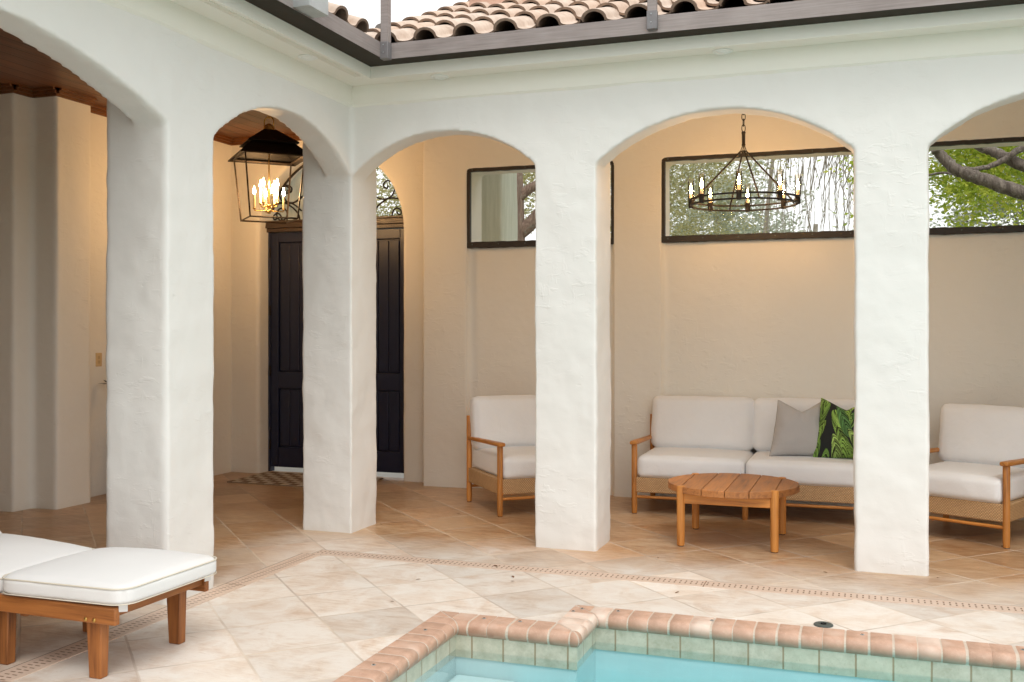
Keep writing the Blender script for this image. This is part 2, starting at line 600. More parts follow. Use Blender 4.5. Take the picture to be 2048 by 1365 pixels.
PVC = plain('pvc_pipe', (.66, .66, .60), .4, 0, .06)
RUBBER = plain('leg_glide', (.03, .026, .022), .7, 0, .1)
IVORY = plain('outlet_plate', (.62, .45, .24), .45, 0, .1, 40)
DARKFIT = plain('deck_fitting', (.07, .085, .08), .45, .2, .2, 60)
DARK = plain('black_void', (.012, .011, .010), .9, 0, .1)

def m_emit(name, c, st):
    m = NT(name)
    m.b.inputs['Base Color'].default_value = (1, .9, .7, 1)
    m.b.inputs['Emission Color'].default_value = col(c)
    m.b.inputs['Emission Strength'].default_value = st
    return m.mat
BULB = m_emit('lit_bulb', (1, .60, .27), 360)
BULBC = m_emit('lit_bulb_small', (1, .60, .27), 175)

def m_pane(name, tint=(1, 1, 1), ior=1.45, rough=.0):
    m = NT(name)
    m.n.remove(m.b)
    tr = m.add('ShaderNodeBsdfTransparent')
    tr.inputs[0].default_value = col(tint)
    gl = m.add('ShaderNodeBsdfGlossy')
    gl.inputs['Roughness'].default_value = rough
    fr = m.add('ShaderNodeFresnel')
    fr.inputs['IOR'].default_value = ior
    mx = m.add('ShaderNodeMixShader')
    m.l(fr.outputs[0], mx.inputs[0])
    m.l(tr.outputs[0], mx.inputs[1])
    m.l(gl.outputs[0], mx.inputs[2])
    m.l(mx.outputs[0], m.out.inputs['Surface'])
    return m.mat
PANE = m_pane('clear_pane', (.985, .99, .985), 1.06)
GLASS = m_pane('lamp_glass', (.97, .90, .80), 1.45)

def m_rooftile():
    m = NT('clay_tile')
    p = m.pos()
    isl = m.n.new('ShaderNodeNewGeometry').outputs['Random Per Island']
    n = m.noise(p, 9, 5, .65)
    n2 = m.noise(p, 60, 4, .7)
    c = m.ramp(n, [(.3, (.48, .36, .28)), (.6, (.63, .515, .425)), (.8, (.70, .61, .53))])
    c = m.mix(m.math('MULTIPLY', m.ramp(isl, [(.3, 0), (1, 1)]), .5), c, (.58, .36, .23))
    c = m.mix(m.ramp(n2, [(.58, 0), (.75, .5)]), c, (.30, .22, .16))
    m.base(c)
    m.rough(.8)
    m.bump(n2, .3, .004)
    return m.mat
RTILE = m_rooftile()
RTILE_END = plain('clay_tile_edge', (.15, .10, .075), .85, 0, .4, 30, .3)
MEMBR = plain('white_membrane', (.80, .80, .79), .6, 0, .08, 7, .4)
SALMON = plain('salmon_mortar', (.62, .40, .31), .85, 0, .15, 12, .3)
BARK_A = None
def m_bark(name, d, l, sc=1.0):
    m = NT(name)
    p = m.pos()
    n = m.noise(m.mapping(p, (9 * sc, 9 * sc, 2.2 * sc)), 2.2, 6, .7, .8)
    n2 = m.noise(p, 14, 4, .6)
    c = m.ramp(n, [(.32, d), (.55, tuple(.5 * (a + b) for a, b in zip(d, l))), (.75, l)])
    c = m.mix(m.ramp(n2, [(.58, 0), (.70, .6)]), c, (.42, .42, .36))
    m.base(c)
    m.rough(.9)
    m.bump(n, 1.0, .05)
    return m.mat
BARK = m_bark('oak_bark', (.10, .075, .06), (.38, .32, .27))
BARK_RED = m_bark('red_oak_bark', (.20, .125, .095), (.52, .39, .31))
BARK_PALE = m_bark('pale_bark', (.30, .25, .20), (.52, .46, .39))

def m_leaf(name, stops, tr=.35):
    m = NT(name)
    isl = m.n.new('ShaderNodeNewGeometry').outputs['Random Per Island']
    n = m.noise(m.pos(), 1.1, 3)
    f = m.math('ADD', m.math('MULTIPLY', isl, .65), m.math('MULTIPLY', n, .35))
    c = m.ramp(f, stops)
    m.l(c, m.b.inputs['Base Color'])
    m.rough(.6)
    t = m.add('ShaderNodeBsdfTranslucent')
    m.l(c, t.inputs[0])
    mx = m.add('ShaderNodeMixShader')
    mx.inputs[0].default_value = tr
    m.l(m.b.outputs[0], mx.inputs[1])
    m.l(t.outputs[0], mx.inputs[2])
    m.l(mx.outputs[0], m.out.inputs['Surface'])
    return m.mat
LEAF_OAK = m_leaf('oak_leaf', [(.1, (.24, .24, .10)), (.5, (.42, .40, .18)), (.8, (.54, .49, .26)), (.95, (.52, .42, .24))], .5)
LEAF_LIME = m_leaf('lime_leaf', [(.1, (.24, .34, .05)), (.45, (.47, .57, .07)), (.75, (.66, .68, .12)), (.93, (.72, .50, .12)), (1, (.6, .3, .06))], .55)
LEAF_SAGE = m_leaf('sage_leaf', [(.1, (.36, .40, .29)), (.5, (.50, .53, .42)), (.9, (.62, .62, .54))], .5)  # distance haze is put into these pale leaf colours
LEAF_DARK = m_leaf('house_plant_leaf', [(0, (.012, .022, .008)), (1, (.035, .055, .018))], .1)
LEAF_VINE = m_leaf('vine_leaf', [(0, (.07, .17, .02)), (1, (.16, .30, .05))], .3)
LEAF_DRY = m_leaf('dry_leaf', [(0, (.14, .06, .025)), (1, (.26, .13, .06))], .1)
GRASSM = plain('lawn_grass', (.075, .11, .03), .9, 0, .35, 3, .4)
PATHM = plain('pale_pavement', (.86, .82, .78), .8, 0, .12, 3, .2)

# ------------------------------------------------------------------ setting: ground, pool deck, water
def sheet(name, xs, ys, z, mat, skip, kind='structure'):
    bm = new()
    for i in range(len(xs) - 1):
        for j in range(len(ys) - 1):
            if skip(.5 * (xs[i] + xs[i + 1]), .5 * (ys[j] + ys[j + 1])): continue
            vs = [bm.verts.new((x, y, z)) for x, y in ((xs[i], ys[j]), (xs[i + 1], ys[j]), (xs[i + 1], ys[j + 1]), (xs[i], ys[j + 1]))]
            bm.faces.new(vs)
    bmesh.ops.remove_doubles(bm, verts=bm.verts, dist=1e-4)
    o = ob(name, bm, mat)
    o['kind'] = kind
    return o
PX1, PY1 = 7.2, -5.2          # far side of the pool
def in_pool(x, y): return y > PY1 and x < PX1 and ((x > 1.37 and y < -1.61) or (x > 1.97 and y < -1.28))
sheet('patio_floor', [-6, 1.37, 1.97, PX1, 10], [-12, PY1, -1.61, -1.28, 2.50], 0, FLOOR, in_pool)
sheet('lawn', [-160, -6, 10, 160], [-160, -12, 2.56, 200], -.05, GRASSM, lambda x, y: -6 < x < 10 and -12 < y < 2.56)
bm = new(); box(bm, (-3.4, 2.502, -.3), (.6, 14, -.004))
o = ob('entry_path', bm, PATHM); o['kind'] = 'structure'

# pool: basin, tile band, step, coping
pool = thing('swimming_pool', 'turquoise swimming pool with red brick coping and a notched corner', 'swimming pool')
def ring_poly(o):   # inner outline, o = distance in from the deck edge
    return [(1.37 + o, PY1), (1.37 + o, -1.61 - o), (1.97 + o, -1.61 - o), (1.97 + o, -1.28 - o), (PX1, -1.28 - o), (PX1, PY1)]
WALL_O = .137
def wall_strip(bm, poly, z0, z1):
    for (a, b) in zip(poly, poly[1:] + poly[:1]):
        bm.faces.new([bm.verts.new(p) for p in ((a[0], a[1], z1), (b[0], b[1], z1), (b[0], b[1], z0), (a[0], a[1], z0))])
bm = new(); wall_strip(bm, ring_poly(WALL_O), -.158, -.02); ob('waterline_tiles', bm, PTILE, pool)
bm = new()
P = ring_poly(WALL_O - .008)
wall_strip(bm, P, -1.25, -.158)
bm.faces.new([bm.verts.new((x, y, -1.25)) for x, y in P])
bm.faces.new
ob('basin', bm, PLASTER, pool)
bm = new()
box(bm, (1.37 + WALL_O - .004, PY1 + .01, -1.249), (1.83, -1.61 - WALL_O + .004, -.235))
ob('step', bm, PLASTER, pool, bevel=.03, seg=3)
bm = new()
W = ring_poly(WALL_O + .002)
WZ = -.121
prism(bm, W, lambda p, t: (p[0], p[1], t), -1.245, WZ)
o = ob('pool_water', bm, WATER); o['kind'] = 'structure'

def coping():
    bricks = new()
    mort = new()
    prof = [(0, 0.012), (.105, .012)]
    for k in range(0, 9):
        a = R(90 - 180 * k / 8)
        prof.append((.118 + .036 * math.cos(a), -.024 + .036 * math.sin(a)))
    prof += [(0, -.06)]
    def run(p0, d, n, L, c0, c1):
        """p0 outer start, d direction, n inward; c0/c1: mitre sense at the ends (+1 pool side longer, -1 shorter, 0 none)"""
        p0 = Vector((*p0, 0)); d = Vector((*d, 0)); n = Vector((*n, 0))
        w, g = .1, .008
        t = -.2
        i = 0
        cnt = int((L + .4) / w) + 1
        for i in range(cnt):
            t0 = -.2 + i * w + random.uniform(-.004, .004)
            tmp = new()
            a, b = t0 + g / 2, t0 + w - g / 2
            prism(tmp, prof, lambda p, t: p0 + d * t + n * p[0] + Vector((0, 0, p[1])), a, b)
            bmesh.ops.bevel(tmp, geom=[e for e in tmp.edges if abs((e.verts[0].co - e.verts[1].co).dot(d)) < 1e-6], offset=.0018, segments=1, affect='EDGES')
            clip(tmp, p0, d, n, L, c0, c1, g / 2)
            if len(tmp.verts):
                merge(bricks, tmp)
            tmp.free()
        tmp = new()
        pm = [(max(.001, x - .0022) if x > .02 else .003, z - (.0018 if z > 0 else (-.0015 if z < -.03 else 0))) for x, z in prof]
        prism(tmp, pm, lambda p, t: p0 + d * t + n * p[0] + Vector((0, 0, p[1])), -.2, L + .2)
        clip(tmp, p0, d, n, L, c0, c1, 0)
        merge(mort, tmp)
        tmp.free()
    def clip(tmp, p0, d, n, L, c0, c1, g):
        # the mitre runs along d*s + n ; keep the inside
        for (q, sgn, c) in ((p0, 1, c0), (p0 + d * L, -1, c1)):
            if c == 0:
                no = d * sgn
            else:
                m = (n + d * sgn * (1 if c > 0 else -1)).normalized()
                no = m.cross(Vector((0, 0, 1)))
                if no.dot(d * sgn) < 0: no = -no
            r = bmesh.ops.bisect_plane(tmp, geom=tmp.verts[:] + tmp.edges[:] + tmp.faces[:], plane_co=q + no * g, plane_no=no, clear_inner=True)
            ed = [e for e in r['geom_cut'] if isinstance(e, bmesh.types.BMEdge)]
            if ed:
                try: bmesh.ops.contextual_create(tmp, geom=ed)
                except Exception: pass
    def merge(dst, src):
        mp = {v: dst.verts.new(v.co) for v in src.verts}
        for f in src.faces:
            try: dst.faces.new([mp[v] for v in f.verts])
            except ValueError: pass
    run((1.97, -1.28), (1, 0), (0, -1), PX1 - 1.97, 1, 0)
    run((1.97, -1.61), (0, 1), (1, 0), .33, -1, 1)
    run((1.37, -1.61), (1, 0), (0, -1), .60, 1, -1)
    run((1.37, PY1), (0, 1), (1, 0), -1.61 - PY1, 0, 1)
    bmesh.ops.recalc_face_normals(bricks, faces=bricks.faces)
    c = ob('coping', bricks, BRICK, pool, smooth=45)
    ob('mortar', mort, MORTAR, c)
coping()

# drains
def drain(name, label, p, L, rz, es):
    bm = new()
    box(bm, (0, -.062, -.02), (L, .062, .0035))
    o = ob(name, bm, DRAIN)
    o.location = (p[0], p[1], 0)
    o.rotation_euler = (0, 0, rz)
    tag(o, label, 'drain')
    bm = new()
    box(bm, (-.003, es * .0655 - .003, -.02), (L, es * .0655 + .003, .0025))
    box(bm, (-.004, -.062, -.02), (-.0001, .062, .003))
    ob('channel_edge', bm, plain('drain_gap', (.10, .07, .05), .8, 0, .3, 5), o)
drain('slot_drain', 'peach slotted deck drain running in front of the sofa-side arches', (.085, -.598, 0), 8, 0, 1)
drain('slot_drain', 'peach slotted deck drain running under the lounger along the left arches', (.083, -.665, 0), 7, -PI / 2, -1)

# ------------------------------------------------------------------ stucco walls by remesh
TEX = {}
def clouds(name, size, depth=2):
    if name not in TEX:
        t = bpy.data.textures.new(name, 'CLOUDS')
        t.noise_scale = size
        t.noise_depth = depth
        TEX[name] = t
    return TEX[name]
def stucco_mesh(bm, voxel, amp=(.018, .009), smooth=3):
    me = bpy.data.meshes.new('tmp')
    bm.to_mesh(me); bm.free()
    o = bpy.data.objects.new('tmp', me)
    C.objects.link(o)
    m = o.modifiers.new('r', 'REMESH'); m.mode = 'VOXEL'; m.voxel_size = voxel
    m = o.modifiers.new('s', 'SMOOTH'); m.factor = .5; m.iterations = smooth
    for nm, size, a in (('wave', .42, amp[0]), ('lump', .13, amp[1])):
        m = o.modifiers.new(nm, 'DISPLACE')
        m.texture = clouds(nm, size)
        m.strength = a
        m.mid_level = .5
        m.texture_coords = 'GLOBAL'
    dg = bpy.context.evaluated_depsgraph_get()
    dg.update()
    ev = o.evaluated_get(dg)
    out = bpy.data.meshes.new_from_object(ev)
    bpy.data.objects.remove(o)
    n = len(out.vertices)
    co = np.empty(n * 3, np.float32); out.vertices.foreach_get('co', co)
    no = np.empty(n * 3, np.float32); out.vertices.foreach_get('normal', no)
    nf = len(out.polygons)
    fv = np.empty(len(out.loops), np.int32); out.loops.foreach_get('vertex_index', fv)
    ft = np.empty(nf, np.int32); out.polygons.foreach_get('loop_total', ft)
    assert (ft == 4).all()
    bpy.data.meshes.remove(out)
    return co.reshape(-1, 3), no.reshape(-1, 3), fv.reshape(-1, 4)
def sub_mesh(name, data, mask, mat, parent):
    co, no, q = data
    q = q[mask]
    used, inv = np.unique(q, return_inverse=True)
    me = bpy.data.meshes.new(name)
    me.from_pydata(co[used].tolist(), [], inv.reshape(-1, 4).tolist())
    me.polygons.foreach_set('use_smooth', [True] * len(me.polygons))
    me.normals_split_custom_set_from_vertices(no[used].tolist())
    me.materials.append(mat)
    o = bpy.data.objects.new(name, me)
    link(o, parent)
    return o
ZT = 3.29
SP = 2.46
def arch_pts(a, b, rise, n=28):
    c, h = .5 * (a + b), .5 * (b - a)
    Rr = (h * h + rise * rise) / (2 * rise)
    pts = []
    for k in range(n + 1):
        x = a + (b - a) * k / n
        pts.append((x, SP + math.sqrt(max(0, Rr * Rr - (x - c) ** 2)) - (Rr - rise)))
    return pts
def rounded_col(bm, x0, x1, y0, y1, z0, z1, fl=.012):
    box(bm, (x0, y0, z0), (x1, y1, z1))
bm = new()
T = .395
TA = .20
# sofa-side arcade
poly = [(-T, ZT), (6.3, ZT), (6.3, SP)]
for a, b, r in ((3.695, 5.22, .285), (1.742, 3.288, .288), (0.0, 1.345, .272)):
    poly += list(reversed(arch_pts(a, b, r)))
poly += [(-T, SP)]
prism(bm, poly, lambda p, t: (p[0], t, p[1]), 0, TA)
# lounger-side arcade
poly = [(T, ZT), (-5.2, ZT), (-5.2, SP)] + arch_pts(-4.36, -1.945, .268) + arch_pts(-1.545, 0.0, .292) + [(T, SP)]
prism(bm, poly, lambda p, t: (t, p[0], p[1]), -TA, 0)
PIL = {'corner': (-T, 0, 0, T), 'mid': (1.33, 1.742, 0, T), 'right': (3.288, 3.695, 0, T), 'end': (5.22, 6.3, 0, T), 'left': (-T, 0, -1.945, -1.545), 'near': (-T, 0, -5.2, -4.36)}
for x0, x1, y0, y1 in PIL.values(): box(bm, (x0, y0, -.04), (x1, y1, ZT))
data = stucco_mesh(bm, .0165)
cen = data[0][data[2]].mean(axis=1)
arc_r = thing('arcade', 'white stucco arcade of round arches fronting the sofa porch', 'arcade wall')
arc_l = thing('arcade', 'white stucco arcade on the left, receding past the lounger to the corner', 'arcade wall')
low = cen[:, 2] < SP - .01
def inb(x0, x1, y0, y1): return (cen[:, 0] > x0 - .1) & (cen[:, 0] < x1 + .1) & (cen[:, 1] > y0 - .1) & (cen[:, 1] < y1 + .1)
plab = {'corner': 'pillar at the inner corner of the courtyard', 'mid': 'pillar between the armchair and the sofa', 'right': 'pillar in front of the sofa end', 'left': 'pillar behind the lounger'}
for k, bb in PIL.items():
    o = sub_mesh('pillar', data, low & inb(*bb), STUCCO, arc_l if k in ('left', 'near') else arc_r)
isL = (cen[:, 0] < .02) & (cen[:, 1] < -.0)
sub_mesh('arch_wall', data, ~low & ~isL, STUCCO, arc_r)
sub_mesh('arch_wall', data, ~low & isL, STUCCO, arc_l)
bm = new(); prism(bm, [(.006, 2.930), (-.013, 2.951), (-.013, 3.0805), (.006, 3.0805)], lambda p, t: (t, p[0], p[1]), .012, 6.3); ob('frieze', bm, TRIM, arc_r)
bm = new(); prism(bm, [(-.006, 2.930), (.013, 2.951), (.013, 3.0805), (-.006, 3.0805)], lambda p, t: (p[0], t, p[1]), -5.2, -.0125); ob('frieze', bm, TRIM, arc_l)

# eaves: soffit, fascia, gutter
eR = thing('eaves', 'painted soffit and fascia over the sofa-side arches', 'eaves')
bm = new(); box(bm, (.215, -.15, 3.08), (6.3, .02, 3.095)); ob('soffit', bm, TRIM, eR)
bm = new(); box(bm, (.2355, -.168, 3.0785), (6.3, -.15, 3.25)); ob('fascia', bm, TRIM, eR, bevel=.003)
eL = thing('eaves', 'painted soffit and fascia over the left arches, with a vent strip', 'eaves')
bm = new(); box(bm, (-.02, -5.2, 3.08), (.2145, .02, 3.095)); ob('soffit', bm, TRIM, eL)
bm = new(); box(bm, (.215, -5.2, 3.0785), (.235, -.1495, 3.25)); ob('fascia', bm, TRIM, eL, bevel=.003)
bm = new()
for k in range(230):
    y = -5.1 + k * .0213
    if y > -.25: break
    box(bm, (.165, y, 3.0745), (.207, y + .010, 3.0805))
ob('vent_strip', bm, plain('vent_bar', (.76, .74, .66), .7, 0, .05), eL)  # vent bars in one even tone, slightly darker than the trim
for (x, y, lab, par) in ((.12, -.775, 'l', eL), (.69, -.062, 'r', eR), (2.54, -.062, 'r', eR)):
    bm = new()
    lathe(bm, [(.054, .012), (.060, .004), (.060, -.004), (.050, -.007), (.044, -.004), (.036, -.013), (.0, -.018)], (x, y, 3.078), 24)
    o = ob('soffit_light', bm, WHITEP, par, smooth=40)

def gutter(name, label, pts, prof_dir):
    """open box section swept along two-point run with mitred inner end"""
    t = thing(name, label, 'gutter')
    return t
gR = thing('gutter', 'bronze box gutter over the sofa-side arches', 'gutter')
gL = thing('gutter', 'bronze box gutter over the left arches', 'gutter')
G0, G1, GZ0, GZ1 = .168, .302, 3.157, 3.257
HX0, HX1 = .235, .402
GUTTER_UNDER = plain('gutter_underside', (.036, .029, .021), .65, 0, .1, 15, 0, .15)  # darker, duller colour for the gutter's downward faces
def gpoly(run):
    bm = new()
    def seg(prof, f):
        A = [bm.verts.new(f(p, 0)) for p in prof]
        B = [bm.verts.new(f(p, 1)) for p in prof]
        n = len(prof)
        for i in range(n):
            j = (i + 1) % n
            bm.faces.new([A[i], A[j], B[j], B[i]])
        bm.faces.new(A); bm.faces.new(list(reversed(B)))
    prof = [(0, GZ0), (1, GZ0), (1, GZ1), (.93, GZ1 + .004), (.93, GZ1 - .006), (.97, GZ1 - .008), (.97, GZ0 + .004), (.03, GZ0 + .004), (.03, GZ1), (0, GZ1)]
    def f(p, t):
        x = HX0 + (HX1 - HX0) * p[0]
        y = -(G0 + (G1 - G0) * p[0])
        if run == 'R': return (x, y, p[1]) if t == 0 else (6.3, y, p[1])
        return (x, y, p[1]) if t == 0 else (x, -5.2, p[1])
    seg(prof, f)
    bmesh.ops.recalc_face_normals(bm, faces=bm.faces)
    return bm
for run, g_ in (('R', gR), ('L', gL)):
    o = ob('trough', gpoly(run), GUTTERM, g_)
    o.data.materials.append(GUTTER_UNDER)
    for p in o.data.polygons:
        if p.normal.z < -.9: p.material_index = 1
def post(label, x, y, wx, wy, z0, group, brk=False):
    t = thing('cage_post', label, 'post', (x, y, z0), 0, group)
    bm = new(); box(bm, (-wx / 2, -wy / 2, 0), (wx / 2, wy / 2, 2.4)); ob('upright', bm, GUTTERM, t, bevel=.003)
    bm = new(); box(bm, (-wx / 2 - .003, -wy / 2 - .003, -.004), (wx / 2 + .003, wy / 2 + .003, .105 if not brk else .35))
    br = ob('bracket', bm, GALV if brk else plain('post_bracket', (.19, .18, .185), .45, .3, .3, 25), t, bevel=.003)
    for k, z in enumerate((.035, .085)):
        bm = new()
        lathe(bm, [(.0045, .002), (.0045, 0), (.003, -.003), (0, -.004)], (0, 0, 0), 10)
        o = ob('screw', bm, GALV, br, smooth=40)
        o.location = (-.004, -wy / 2 - .003, z)
        o.rotation_euler = (R(-90), 0, 0)
    return t
post('bronze pool-cage post rising from the gutter corner', .428, -.328, .052, .052, GZ0 - .004, 'pool cage posts')
post('bronze pool-cage post on the gutter over the wide arch', 2.165, -.318, .055, .032, GZ0 + .02, 'pool cage posts')
post('galvanised pool-cage post bracket on the left gutter', .452, -1.30, .10, .20, GZ0 + .012, 'pool cage posts', True)

# ------------------------------------------------------------------ roofs
def roof_tiles(name, f, cols, rows, lim, par):
    """f(u, s, h): u along the eave, s up the slope, h height off the deck"""
    bm = new()
    ends = new()
    wt, ex, ln = .28, .355, .43
    prof = []
    for k in range(11):
        a = PI - PI * k / 10
        prof.append((.080 + .080 * math.cos(a), .058 * math.sin(a) + .016))
    for k in range(1, 8):
        a = PI + PI * k / 8
        prof.append((.160 + .058 + .058 * math.cos(a), .020 * math.sin(a) + .016))
    prof.append((.285, .020))
    for r in range(rows):
        for c in range(cols):
            u0 = c * wt
            s0 = r * ex
            if not lim(u0 + .12, s0): continue
            dz = random.uniform(-.003, .003); du = random.uniform(-.006, .006); ds = random.uniform(-.008, .008)
            th = .016
            def V(p, s, h): return f(u0 + du + p[0], s0 + ds + s, h + dz)
            top0 = [bm.verts.new(V(p, 0, p[1] + .050)) for p in prof]
            top1 = [bm.verts.new(V(p, ln, p[1] + .018)) for p in prof]
            mid = []
            for p in prof: pass
            for i in range(len(prof) - 1):
                bm.faces.new([top0[i], top0[i + 1], top1[i + 1], top1[i]])
            # thickness at the lower edge
            e0 = [ends.verts.new(V(p, -.0005, p[1] + .050)) for p in prof]
            e1 = [ends.verts.new(V((.080 + (p[0] - .080) * .84 if p[0] < .162 else p[0], 0), 0, (p[1] + .050) - th)) for p in prof]
            e2 = [ends.verts.new(V((.080 + (p[0] - .080) * .84 if p[0] < .162 else p[0], 0), ln, (p[1] + .018) - th)) for p in prof]
            for i in range(len(prof) - 1):
                ends.faces.new([e0[i], e1[i], e1[i + 1], e0[i + 1]])
                ends.faces.new([e1[i], e2[i], e2[i + 1], e1[i + 1]])
    for q in (bm, ends): bmesh.ops.recalc_face_normals(q, faces=q.faces)
    tf = ob('tile_field', bm, RTILE, par, smooth=40)
    ob('tile_edge', ends, RTILE_END if False else m_tile_edge, par, smooth=40)
def _te():
    m = NT('clay_tile_edge_mix')
    p = m.pos()
    n = m.noise(p, 12, 4, .6)
    m.base(m.ramp(n, [(.3, (.15, .105, .08)), (.7, (.33, .225, .16))]))
    m.rough(.85)
    return m.mat
m_tile_edge = _te()
TAN = .417
LS = math.sqrt(1 + TAN * TAN)
roofR = thing('tile_roof', 'clay barrel tile roof above the sofa-side gutter', 'roof')
EZ = 3.245
def fR(u, s, h):
    return (.02 + u, -.205 + s / LS - h * TAN / LS, EZ + s * TAN / LS + h / LS)
def limR(u, s):
    y = -.2 + s / LS
    return u > .05 and u < 6.2
roof_tiles('tile_roof', fR, 22, 9, limR, roofR)
bm = new()
def quad(bm, pts): bm.faces.new([bm.verts.new(p) for p in pts])
quad(bm, [fR(.2, .015, -.004), fR(6.3, .015, -.004), fR(6.3, 3.6, -.004), fR(-3.4, 3.6, -.004)])
quad(bm, [fR(.2, .015, -.004), fR(6.3, .015, -.004), (6.3, -.16, 3.18), (.25, -.16, 3.18)])
ob('roof_deck', bm, DARK, roofR)
bm = new()
for k in range(12):
    a, b = k / 12, (k + 1) / 12
    def vy(t, u): return fR(u - t * 3.05, .02 + t * 3.4, .012 + .012 * math.sin(9 * t))
    quad(bm, [vy(a, .02), vy(a, .45 + a * 3.2), vy(b, .45 + b * 3.2), vy(b, .02)])
ob('valley_flashing', bm, MEMBR, roofR)
bm = new()
box(bm, (.25, 1.55, 4.02), (2.2, 1.75, 4.19))
for k in range(14): box(bm, (.26 + k * .14, 1.52, 4.15), (.26 + k * .14 + .132, 1.60, 4.20 + .02 * random.random()))
ob('ridge_mortar', bm, SALMON, roofR, bevel=.015)
bm = new(); tube(bm, [(.15, .15, 3.50), (.02, .75, 3.62)], .045, 16); ob('vent_tile', bm, plain('grey_clay', (.20, .195, .19), .7, 0, .2, 20), roofR, smooth=50)
roofL = thing('tile_roof', 'clay barrel tile roof edge above the left gutter', 'roof')
def fL(u, s, h):
    return (.26 - s / LS + h * TAN / LS, -.30 - u, EZ + .05 + s * TAN / LS + h / LS)
roof_tiles('tile_roof', fL, 17, 3, lambda u, s: True, roofL)
bm = new(); quad(bm, [fL(-.2, .02, -.004), fL(4.9, .02, -.004), fL(4.9, 3.4, -.004), fL(-3.2, 3.4, -.004)]); ob('roof_deck', bm, DARK, roofL)

# ------------------------------------------------------------------ porch walls
ww = thing('window_wall', 'cream stucco porch wall behind the sofa with high window openings', 'wall')
bm = new()
XL, XR = -.42, 6.3
WINS = [(.004, 1.338), (1.747, 3.285), (3.70, 5.205)]
WB, WT = 2.143, 2.828
box(bm, (XL, 2.168, -.04), (XR, 2.50, WB))
box(bm, (XL, 2.12, WT), (XR, 2.50, ZT))
edges = [XL] + [v for w in WINS for v in w] + [XR]
for i in range(0, len(edges), 2):
    box(bm, (edges[i], 2.12, -.04), (edges[i + 1], 2.50, ZT))
d2 = stucco_mesh(bm, .020, (.008, .004), 2)
sub_mesh('wall', d2, np.ones(len(d2[2]), bool), STUCCO_IN, ww)
for i, (a, b) in enumerate(WINS):
    lab = ['narrow window framed in dark brown showing a tree trunk', 'wide window framed in dark brown behind the chandelier', 'window framed in dark brown at the right with a tree limb behind'][i]
    w = thing('window', lab, 'window')
    bm = new()
    fw, fy0, fy1 = .029, 2.125, 2.172
    a2, b2 = a - .004, b + .004
    box(bm, (a2, fy0, WT - .022), (b2, fy1, WT + .010))
    box(bm, (a2, fy0, WB - .012), (b2, fy1, WB + .040))
    box(bm, (a2, fy0 + .002, WB + .040), (a2 + fw, fy1, WT - .022))
    box(bm, (b2 - fw, fy0 + .002, WB + .040), (b2, fy1, WT - .022))
    bmesh.ops.subdivide_edges(bm, edges=[e for e in bm.edges if e.calc_length() > .3], cuts=34)
    for v in bm.verts:
        v.co.z += .006 * mnoise.noise(Vector((v.co.x * 18, 3 + i, v.co.z * 18)))
    ob('window_frame', bm, FRAMEM, w, bevel=.004)
    bm = new(); box(bm, (a2 + fw + .001, 2.150, WB + .041), (b2 - fw - .001, 2.153, WT - .023)); ob('pane', bm, PANE, w)
    bm = new()
    n = int((b - a) / .32) + 1
    for k in range(n + 1):
        x = a + .05 + (b - a - .1) * k / n
        for z in (WB + .018, WT - .006):
            if z > 2.5 and k % 2: continue
            tube(bm, [(x, fy0 - .004, z), (x, fy0 + .004, z)], .0065, 8)
    ob('screw', bm, DARKFIT, w)

ew = thing('entry_wall', 'cream stucco wall with an arched opening round the dark double door', 'wall')
bm = new()
DC, DH = -1.487, .777
poly = [(-2.62, -.04), (DC - DH, -.04), (DC - DH, 2.35)]
for k in range(1, 32):
    a = PI - PI * k / 32
    poly.append((DC + DH * math.cos(a), 2.35 + DH * math.sin(a)))
poly += [(DC + DH, 2.35), (DC + DH, -.04), (-.40, -.04), (-.40, ZT), (-2.62, ZT)]
prism(bm, poly, lambda p, t: (p[0], t, p[1]), 2.305, 2.56)
d3 = stucco_mesh(bm, .020, (.008, .004), 2)
sub_mesh('wall', d3, np.ones(len(d3[2]), bool), STUCCO_IN, ew)

sw = thing('side_wall', 'cream stucco side wall with stepped pilasters in the left porch', 'wall')
bm = new()
box(bm, (-3.1, -.14, -.04), (-2.845, .44, ZT))
box(bm, (-3.1, .40, -.04), (-2.795, 2.60, ZT))
box(bm, (-3.1, .05, -.04), (-2.612, .432, ZT))
box(bm, (-3.1, 1.55, -.04), (-2.58, 2.56, ZT))
box(bm, (-3.85, -5.2, -.04), (-3.5, -.02, ZT))
box(bm, (-3.85, -.14, -.04), (-2.9, .1, ZT))
d4 = stucco_mesh(bm, .022, (.012, .005), 2)
sub_mesh('wall', d4, np.ones(len(d4[2]), bool), STUCCO_IN, sw)
bm = new(); box(bm, (-3.6, -5.4, 0), (-.2, -5.2, ZT)); o = ob('porch_end_wall', bm, STUCCO_IN); tag(o, 'plain cream wall closing the left porch beyond the lounger', 'wall')
bm = new(); box(bm, (6.3, .1, 0), (6.5, 2.4, ZT)); o = ob('porch_end_wall', bm, STUCCO_IN); tag(o, 'plain cream wall closing the sofa porch on the right', 'wall')

